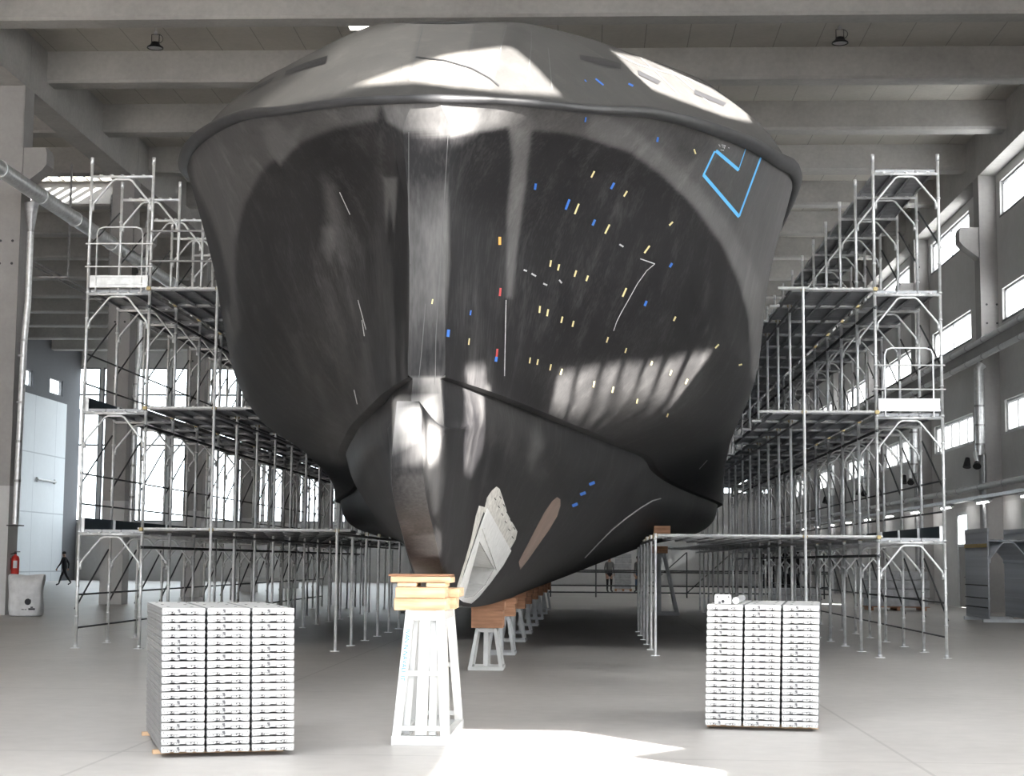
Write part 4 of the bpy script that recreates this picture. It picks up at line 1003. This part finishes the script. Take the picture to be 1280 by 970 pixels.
# ------------------------------------------------------------------ high-bay lamps
def lamp(label, c):
    t = wthing('high_bay_lamp', label, 'lamp', c, 0, 'high-bay lamps'); c = Vector(c)
    m = MB(); m.lathe([(.02, .14), (.1, .13), (.13, .06), (.21, .0), (.215, -.03), (.19, -.035), (.185, -.012)], 28, c); m.build('housing', M['rubber'], t, smooth=True)
    m = MB(); m.lathe([(.185, -.014), (.0001, -.02)], 28, c); m.build('lens', M['lens'], t, smooth=True)
    m = MB(); m.path([c + Vector(v) for v in ((-.1, 0, .1), (-.1, 0, .34), (.1, 0, .34), (.1, 0, .1))], .012, 6); m.build('yoke', M['rubber'], t)
    m = MB(); m.tube(c + Vector((0, 0, .34)), c + Vector((0, 0, .42)), .05, 10); m.tube(c + Vector((0, 0, .42)), (c.x, c.y, ROOF_Z), .012, 6); m.build('hanger', M['lens'], t)
    m = MB(); m.path([c + Vector((.06 + .14 * math.sin(a), 0, .22 + .12 * math.cos(a))) for a in np.linspace(.2, 2.9, 9)], .008, 5); m.build('cable', M['rubber'], t)
p = on_y(194, 59, 41.6); lamp('black high-bay lamp under the roof above the left scaffold', p)
p = on_y(1050, 53, 41.8); lamp('black high-bay lamp under the roof above the right scaffold', p)
p = on_y(98, 403, 95); lamp('tiny distant high-bay lamp hanging in the left aisle', p)

# ------------------------------------------------------------------ pipes and fittings on the left columns
t = wthing('gutter_pipe', 'long fat galvanised duct running along the left columns', 'duct', (-14.25, 60, 10.8))
m = MB(); m.tube((-14.25, 24, 10.8), (-14.25, 100, 10.8), .2, 20); m.build('duct', M['steel'], t, smooth=True)
for y in (30, 34, 38.6, 41.6, 44.5, 48, 52, 55, 58, 62, 66, 70, 75):
    m = MB(); m.lathe([(.2, -.02), (.222, -.02), (.222, .02), (.2, .02)], 20, (-14.25, y, 10.8), 0, Matrix.Rotation(PI / 2, 3, 'X')); m.build('clamp_band', M['steel'], t)
for i, y in enumerate(CY[:6]):
    pos_ = ['nearest', 'second', 'third', 'fourth', 'fifth', 'sixth'][i]
    d = wthing('downpipe', 'shiny silver downpipe on the %s of the left columns' % pos_, 'downpipe', (-14.55, y - .6, 2.3), 0, 'downpipes on the left columns')
    x = -14.42; yy = y - .55
    m = MB(); m.lathe([(.19, -.04), (.17, -.14), (.09, -.75), (.085, -.8)], 16, (x, yy, 10.62)); m.build('hopper', M['steel_old'], d, smooth=True)
    m = MB(); m.path([(x, yy, 9.85), (x, yy, 8.0), (x - .06, yy, 7.0), (x - .1, yy, 2.3)], .085, 14); m.build('pipe', M['steel'], d, smooth=True)
    for z in (7.0, 6.6, 5.4, 4.4, 3.4):
        m = MB(); m.lathe([(.085, -.03), (.1, -.03), (.1, .03), (.085, .03)], 14, (x - .1 + .02 * (z > 6.8), yy, z)); m.build('band', M['steel_old'], d)
    m = MB(); m.box((x - .1, yy, 2.27), (.34, .34, .03)); m.build('foot_plate', M['slot'], d)
# hung cable tray left of the duct
t = wthing('cable_tray', 'thin cable tray hung on rods behind the left duct', 'tray', (-16.6, 52, 10.3))
m = MB()
for sx in (-.15, .15): m.tube((-16.7 + sx, 44, 10.25), (-16.7 + sx, 64, 10.25), .03, 6)
for y in np.arange(44.2, 64, .8): m.tube((-16.85, y, 10.25), (-16.55, y, 10.25), .015, 5)
m.build('tray', M['steel_old'], t)
for y in (46.0, 50.4, 54.8, 59.2):
    m = MB(); m.tube((-16.3, y, 10.2), (-16.3, y, 13.8), .04, 6); m.tube((-16.3, y, 10.2), (-17.2, y, 10.2), .03, 6); m.build('hanger_rod', M['steel_old'], t)
# fire extinguishers
def extinguisher(label, c, s=1.0):
    t = wthing('fire_extinguisher', label, 'fire extinguisher', c); c = Vector(c)
    m = MB(); m.lathe([(r * s, z * s) for r, z in ((.02, 0), (.1, .01), (.11, .04), (.11, .42), (.09, .49), (.035, .53), (.03, .56))], 18, c); m.build('cylinder', M['red'], t, smooth=True)
    m = MB(); m.box(c + Vector((.0, 0, .58 * s)), (.06 * s, .05 * s, .05 * s)); m.box(c + Vector((.05 * s, 0, .62 * s)), (.15 * s, .03 * s, .02 * s)); m.build('valve_handle', M['rubber'], t)
    m = MB(); m.path([c + Vector(v) * s for v in ((-.03, -.02, .58), (-.13, -.03, .56), (-.15, -.03, .4), (-.125, -.03, .12))], .014 * s, 6); m.build('hose', M['rubber'], t)
    m = MB(); m.box(c + Vector((-.115 * s, 0, .3 * s)), (.03 * s, .1 * s, .3 * s)); m.build('wall_bracket', M['slot'], t)
    m = MB(); m.add([c + Vector((.1125 * s * math.sin(a), -.1125 * s * math.cos(a), z * s)) for z in (.18, .38) for a in np.linspace(-.2, .8, 7)], [(i, i + 1, i + 8, i + 7) for i in range(6)]); m.build('label_panel', M['bag'], t)
extinguisher('red fire extinguisher hung on the nearest left column', (-14.78, 42.3, 1.02), .95)
m = MB(); m.box((-15.36, 41.985, 2.45), (.3, .02, .3))
o = m.build('safety_sign', M['red'], origin=(-15.36, 41.99, 2.4)); tag(o, 'small red sign on the nearest left column', 'sign')
# white sack at the foot of the nearest left column
t = thing('woven_sack', 'crumpled white woven sack with printed emblem against the left column', 'sack', (-14.08, 41.2, 0), .1)
R = 26; vs = []; rows = [(0, .40, .28), (.03, .44, .31), (.25, .46, .33), (.5, .43, .30), (.72, .46, .29), (.9, .5, .24), (.98, .5, .16), (1.0, .42, .08)]
rnd = random.Random(4)
for z, a, b in rows:
    for k in range(R):
        th = 2 * PI * k / R; cx, sx = math.cos(th), math.sin(th)
        f = 1 + (.05 * math.sin(th * 5 + z * 6) + rnd.uniform(-.03, .03)) * (z > .02)
        px_ = math.copysign(abs(cx) ** .6, cx) * a * f; py_ = math.copysign(abs(sx) ** .6, sx) * b * f
        vs.append((px_ * .92, py_, z * 1.02 + (.05 * math.sin(th * 2 + 1) if z > .85 else 0)))
fs = [(i * R + k, i * R + (k + 1) % R, (i + 1) * R + (k + 1) % R, (i + 1) * R + k) for i in range(len(rows) - 1) for k in range(R)] + [tuple(range(R - 1, -1, -1)), tuple((len(rows) - 1) * R + k for k in range(R))]
m = MB(); m.add(vs, fs); o = m.build('sack_body', M['bag'], t, smooth=True); sb = o.modifiers.new('s', 'SUBSURF'); sb.levels = 1; sb.render_levels = 2
m = MB(); m.lathe([(.05, 0), (.08, 0), (.08, .008), (.05, .008), (.05, 0)], 14, (.12, -.335, .37), 0, Matrix.Rotation(PI / 2, 3, 'X')); m.box((.15, -.338, .41), (.09, .008, .03)); m.box((.0, -.338, .18), (.06, .008, .018)); m.box((.07, -.338, .18), (.05, .008, .016)); m.box((.22, -.336, .19), (.16, .008, .045)); m.box((.22, -.336, .235), (.06, .008, .03)); m.build('printed_emblem', M['ink'], t)

# ------------------------------------------------------------------ services on the right wall
def run(name, label, x, z, r, y0=24, y1=106, band=2.2, m='white_paint'):
    t = wthing(name, label, 'pipe', (x, 60, z)); mb = MB(); mb.tube((x, y0, z), (x, y1, z), r, 14); mb.build('pipe', M[m], t, smooth=True)
    for y in np.arange(y0 + 1, min(y1, 84), band): mb = MB(); mb.tube((x, y - .03, z), (x, y + .03, z), r * 1.18, 14); mb.build('coupling', M['steel_old'], t)
    return t
run('conduit_pipe', 'upper bright pipe along the right wall below the middle windows', 12.17, 8.42, .085)
run('conduit_pipe', 'lower bright pipe along the right wall beside the dark trunking', 12.17, 7.9, .085)
mb = MB(); mb.span((12.30, 24, 7.92), (12.39, 106, 8.4)); tag(mb.build('cable_trunking', M['column'], origin=(12.3, 60, 8.1)), 'grey trunking between the two upper pipes on the right wall', 'trunking')
run('conduit_pipe', 'lowest bright pipe along the right wall above the door', 12.12, 3.88, .095, band=3)
mb = MB(); mb.span((11.98, 24, 3.5), (12.24, 106, 3.6)); tag(mb.build('cable_tray', M['steel_old'], origin=(12.2, 60, 3.55)), 'flat cable tray below the lowest pipe on the right wall', 'tray')
for i, y in enumerate(CY[1:5]):
    lab = ['nearest', 'second', 'third', 'fourth'][i]
    d = wthing('downpipe', 'silver downpipe on the %s of the right columns' % lab, 'downpipe', (12.2, y - .3, 0), 0, 'downpipes on the right columns')
    x, yy = 12.22, y - .28
    m = MB(); m.path([(x + .12, yy, 7.75), (x, yy, 7.6), (x, yy, 5.3), (x - .02, yy, 4.9)], .15, 14); m.build('pipe', M['steel'], d, smooth=True)
    m = MB(); m.tube((12.325, yy, 4.95), (12.325, yy, .0), .07, 10); m.build('lower_pipe', M['steel_old'], d, smooth=True)
    for z in (6.4, 5.8, 5.2): m = MB(); m.tube((x, yy, z), (x, yy, z + .06), .17, 14); m.build('band', M['steel_old'], d)
    f = wthing('floodlight', 'small dark floodlight pair beside the %s right downpipe' % lab, 'floodlight', (12.05, yy - .35, 4.7), 0, 'floodlights on the right wall')
    m = MB(); m.tube((12.02, yy - .2, 4.98), (11.98, yy - .55, 4.62), .06, 10); m.build('arm', M['steel'], f); m = MB(); m.tube((11.98, yy - .55, 4.62), (11.95, yy - .68, 4.5), .08, 12, 0, .13); m.build('lamp_head', M['rubber'], f, smooth=True)
    m = MB(); m.tube((12.0, yy + .8, 4.85), (11.95, yy + .7, 4.55), .07, 12, 0, .13); m.build('lamp_head', M['rubber'], f, smooth=True)
TUBE_O = ['first', 'second', 'third', 'fourth', 'fifth', 'sixth', 'seventh', 'eighth', 'ninth', 'tenth', 'eleventh', 'twelfth']
for i in range(10):
    y = 46.3 + 5.3 * i
    t = wthing('tube_light', 'lit tube light under the right wall tray, %s from the right edge' % TUBE_O[i], 'light', (12.1, y, 3.44), 0, 'tube lights under the right wall tray')
    m = MB(); m.span((12.02, y - .8, 3.41), (12.2, y + .8, 3.49)); m.build('fixture_housing', M['frame_white'], t)
    m = MB(); m.tube((12.11, y - .76, 3.385), (12.11, y + .76, 3.385), .024, 10); m.build('tube', M['tube'], t)
    m = MB()
    for yy in (-.78, .78): m.box((12.11, y + yy, 3.39), (.06, .03, .05))
    m.build('end_cap', M['frame_white'], t)
t = wthing('safety_sign', 'small white and red safety sign on the right wall', 'sign', (12.9, 52.4, 4.3)); m = MB(); m.box((12.93, 56.0, 4.95), (.02, .5, .4)); m.build('board', M['bag'], t); m = MB(); m.box((12.915, 56.0, 4.97), (.02, .3, .2)); m.build('red_panel', M['red'], t)

# ------------------------------------------------------------------ upright bundle of scaffold frames, right
FM = frame_mesh(1, 2.0, .33); FM.materials.clear(); FM.materials.append(M['bundle'])
names = ['front', 'second', 'third', 'fourth', 'fifth', 'sixth', 'seventh', 'eighth', 'ninth', 'tenth', 'eleventh', 'twelfth', 'thirteenth', 'fourteenth', 'fifteenth', 'sixteenth', 'seventeenth', 'eighteenth', 'nineteenth', 'twentieth']
tens = {20: 'twentieth', 30: 'thirtieth', 40: 'fortieth'}
def ordn(k):
    if k <= 20: return names[k - 1]
    t, u = divmod(k, 10); return {2: 'twenty', 3: 'thirty', 4: 'forty'}[t] + '-' + ['', 'first', 'second', 'third', 'fourth', 'fifth', 'sixth', 'seventh', 'eighth', 'ninth'][u] if u else tens[k]
for k in range(35):
    o = inst(FM, 'arched_section', None, (10.28, 43.4 + .074 * k, .1))
    tag(o, ('front galvanised arched frame of the upright bundle at the right edge' if k == 0 else 'galvanised arched frame, %s from front in the upright bundle at right' % ordn(k + 1)), 'scaffold section', 'scaffold sections in the upright bundle')
for i, y in enumerate((43.55, 45.7)):
    m = MB(); m.box((0, 0, .05), (1.3, .12, .09)); o = m.build('timber_batten', M['white_old'], None); o.location = (10.8, y, 0); tag(o, 'pale bearer under the %s of the upright frame bundle' % ('front', 'back')[i], 'batten')
m = MB()
for z, mm in ((1.98, 0), (.95, 1), (.62, 1), (.38, 1)): m.box((10.8, 44.63, z), (1.14, 2.58, .09 if mm == 0 else .03), mm)
mq = MB()
for z, hh, mi in ((1.98, .1, 0), (.95, .03, 1), (.62, .03, 1), (.38, .03, 1)):
    mq.span((10.235, 43.36, z - hh / 2), (10.242, 45.92, z + hh / 2), mi); mq.span((11.37, 43.36, z - hh / 2), (11.377, 45.92, z + hh / 2), mi); mq.span((10.235, 43.355, z - hh / 2), (11.377, 43.36, z + hh / 2), mi) if hh < .05 and False else None
tag(mq.build('binding_straps', [M['yellow'], M['strap']], origin=(10.8, 44.6, 1)), 'ochre and dark straps binding the upright frame bundle at right', 'strap')
# wrapped loads and clutter seen through the scaffolds
def load(label, c, size, n=4, m='crate', cat='load', name='wrapped_load'):
    t = wthing(name, label, cat, c); c = Vector(c)
    mb = MB()
    for sx in (-1, 0, 1): mb.box(c + Vector((sx * size[0] * .42, 0, .05)), (.1, size[1], .1))
    mb.box(c + Vector((0, 0, .11)), (size[0], size[1], .02)); mb.build('pallet', M['timber_red'], t)
    h = (size[2] - .12) / n
    for i in range(n): mb = MB(); mb.box(c + Vector((random.uniform(-.03, .03), 0, .125 + h * (i + .5))), (size[0] * random.uniform(.92, 1), size[1] * .96, h * .94)); mb.build('layer', M[m], t, bevel=.02)
load('grey wrapped load on a pallet behind the right scaffold', (9.9, 54.5, 0), (2.0, 1.2, 1.25))
load('low pale load on a pallet left of the grey wrapped load', (7.4, 60, 0), (1.6, 1.2, .6), 2)
t = wthing('work_table', 'low white work table behind the left scaffold', 'table', (-12.2, 60, 0)); m = MB(); m.box((-11.9, 60, .8), (2.2, .9, .06)); m.build('table_top', M['white_paint'], t)
for sx in (-1, 1):
    for sy in (-1, 1): m = MB(); m.beam((-11.9 + sx, 60 + sy * .38, 0), (-11.9 + sx, 60 + sy * .38, .77), .05, .05, 0, (0, 1, 0)); m.build('leg', M['steel_old'], t)
extinguisher('large red wheeled extinguisher cylinder far behind the left scaffold', (-19.6, 95, .9), 2.4)
for i, (x0, wd) in enumerate(((8.35, .75), (9.3, 1.0))):
    m = MB(); pts = [(x0 + wd * k / 8, 82 + .12 * math.sin(k * 1.9 + i)) for k in range(9)]
    m.add([(x, y + .25, z) for z in (.25, 2.05) for x, y in pts], [(k, k + 1, k + 10, k + 9) for k in range(8)]); o = m.build('hanging_tarpaulin', M['tarp'], origin=(x0 + wd / 2, 82.25, 1.0)); sm = o.modifiers.new('s', 'SOLIDIFY'); sm.thickness = .02
    tag(o, ('narrow' if i == 0 else 'wide') + ' black tarpaulin hanging far behind the right scaffold', 'tarpaulin', 'black tarpaulins')
m = MB(); m.tube((8.1, 82.02, 2.12), (10.6, 82.02, 2.12), .03, 6)
for x in (8.15, 10.55): m.tube((x, 82.02, 0), (x, 82.02, 2.3), .03, 6)
tag(m.build('tarpaulin_rail', M['steel_old'], origin=(9.3, 82, 0)), 'tube goalpost carrying the black tarpaulins', 'rail')

# ------------------------------------------------------------------ people
def person(label, loc, rz, J, R, mats, s=1.0):
    """J: joint name -> (position, parent); one continuous skinned body"""
    names_ = list(J); idx = {k: i for i, k in enumerate(names_)}
    me = bpy.data.meshes.new('person'); me.from_pydata([Vector(J[k][0]) * s for k in names_], [(idx[k], idx[J[k][1]]) for k in names_ if J[k][1]], [])
    o = bpy.data.objects.new('tmp', me); COL.objects.link(o); sk = o.modifiers.new('skin', 'SKIN'); sk.use_smooth_shade = True
    for k in names_:
        d = me.skin_vertices[0].data[idx[k]]; d.radius = tuple(q * s for q in R[k]); d.use_root = (k == 'pelvis')
    ss = o.modifiers.new('sub', 'SUBSURF'); ss.levels = 2
    bpy.context.view_layer.update(); dg = bpy.context.evaluated_depsgraph_get(); me2 = bpy.data.meshes.new_from_object(o.evaluated_get(dg)); bpy.data.objects.remove(o)
    me2.name = 'person'; me2.materials.clear()
    for m in mats: me2.materials.append(m)       # skin, top, trousers, shoes
    kp = {k: Vector(J[k][0]) * s for k in names_}
    for p in me2.polygons:
        c = p.center; n = min(kp, key=lambda k: (kp[k] - c).length)
        p.material_index = 0 if n in ('head', 'crown', 'neck', 'nose') or n.startswith(('hand', 'fing', 'thumb')) else (3 if n.startswith(('toe', 'ankle')) else (2 if n.startswith(('hip', 'knee', 'pelvis')) else 1)); p.use_smooth = True
    b = bpy.data.objects.new('person', me2); COL.objects.link(b); b.location = loc; b.rotation_euler = (0, 0, rz)
    tag(b, label, 'person')
    h = MB(); hc = kp['head'] + Vector((0, -.012, .045)) * s
    h.lathe([(r * s, z * s) for r, z in ((.094, -.02), (.104, .02), (.1, .06), (.075, .1), (.03, .118), (.0001, .12))], 18, hc); h.build('hair', M['hair'], b, smooth=True)
    f = MB()
    for sx in (-1, 1): f.lathe([(.0001, -.01), (.009, 0), (.0001, .01)], 8, kp['head'] + Vector((sx * .032, .088, .02)) * s)
    f.build('eyes', M['hair'], b)
    return b
def figure(walk):
    J = {}; R = {}
    def a(k, p, par, r): J[k] = (p, par); R[k] = r if isinstance(r, tuple) else (r, r)
    a('pelvis', (0, 0, .95), None, (.15, .11)); a('waist', (0, .01, 1.1), 'pelvis', (.145, .11)); a('chest', (0, .03, 1.32), 'waist', (.175, .12)); a('collar', (0, .03, 1.45), 'chest', (.10, .08)); a('neck', (0, .04, 1.52), 'collar', .055)
    a('head', (0, .06, 1.63), 'neck', (.085, .098)); a('crown', (0, .05, 1.72), 'head', (.07, .08)); a('nose', (0, .155, 1.625), 'head', .012)
    for n, sx in (('l', -1), ('r', 1)):
        w = walk * sx
        a('shoulder' + n, (sx * .17, .03, 1.42), 'collar', .065); a('elbow' + n, (sx * .23, .0 - .12 * w, 1.15), 'shoulder' + n, .045); a('wrist' + n, (sx * .22, .1 - .2 * w, .93), 'elbow' + n, .031)
        hx, hy, hz = sx * .215, .13 - .22 * w, .855
        a('hand' + n, (hx, hy, hz), 'wrist' + n, (.022, .036))
        for q in range(4): a('fing%d%s' % (q, n), (hx - sx * .012, hy + .03 - .02 * q, hz - .055 - .008 * (q in (1, 2))), 'hand' + n, .009); a('fingt%d%s' % (q, n), (hx - sx * .035, hy + .03 - .02 * q, hz - .08 - .012 * (q in (1, 2))), 'fing%d%s' % (q, n), .008)
        a('thumb' + n, (hx - sx * .02, hy + .06, hz - .02), 'hand' + n, .010)
        a('hip' + n, (sx * .095, 0, .88), 'pelvis', (.095, .1)); a('knee' + n, (sx * .1, .03 + .2 * w, .5 + .01 * abs(w)), 'hip' + n, .062)
        lift = .07 if w < 0 else 0
        a('ankle' + n, (sx * .1, (.0 + .36 * w) if w >= 0 else .42 * w - .02, .09 + lift), 'knee' + n, .042); a('toe' + n, (sx * .11, ((.0 + .36 * w) if w >= 0 else .42 * w - .02) + .17, .035 + (.02 if lift else 0)), 'ankle' + n, (.04, .032))
    return J, R
J, R_ = figure(1.0)
pw = on_z(80, 732)
person('distant person in dark jacket and trousers walking left past the pale wall', (pw.x, pw.y, 0), math.radians(80), J, R_, [M['skin'], M['jacket'], M['trousers'], M['rubber']])
J, R_ = figure(.0)
person('person in dark work clothes standing far behind the keel railing', (1.0, 82, 0), math.radians(200), J, R_, [M['skin'], M['shirt'], M['trousers'], M['rubber']])
J, R_ = figure(.25)
person('person in blue jeans standing far behind the keel railing', (2.45, 82, 0), math.radians(150), J, R_, [M['skin'], M['shirt'], M['jeans'], M['rubber']])
load('stacked grey sheet pile between the two people behind the keel', (1.75, 85, 0), (.9, .6, 1.9), 7, 'plank', 'pile', 'sheet_pile')

# ------------------------------------------------------------------ colour management
scene.view_settings.view_transform = 'Standard'; scene.view_settings.look = 'None'
scene.view_settings.gamma = 1; scene.view_settings.use_curve_mapping = False; scene.view_settings.exposure = EXPOSURE
cy = scene.cycles; cy.use_denoising = True
cy.max_bounces = 10; cy.diffuse_bounces = 6; cy.transparent_max_bounces = 12; cy.sample_clamp_indirect = 8
for o in WORLD_PARENTS:
    if '_w' in o: del o['_w']
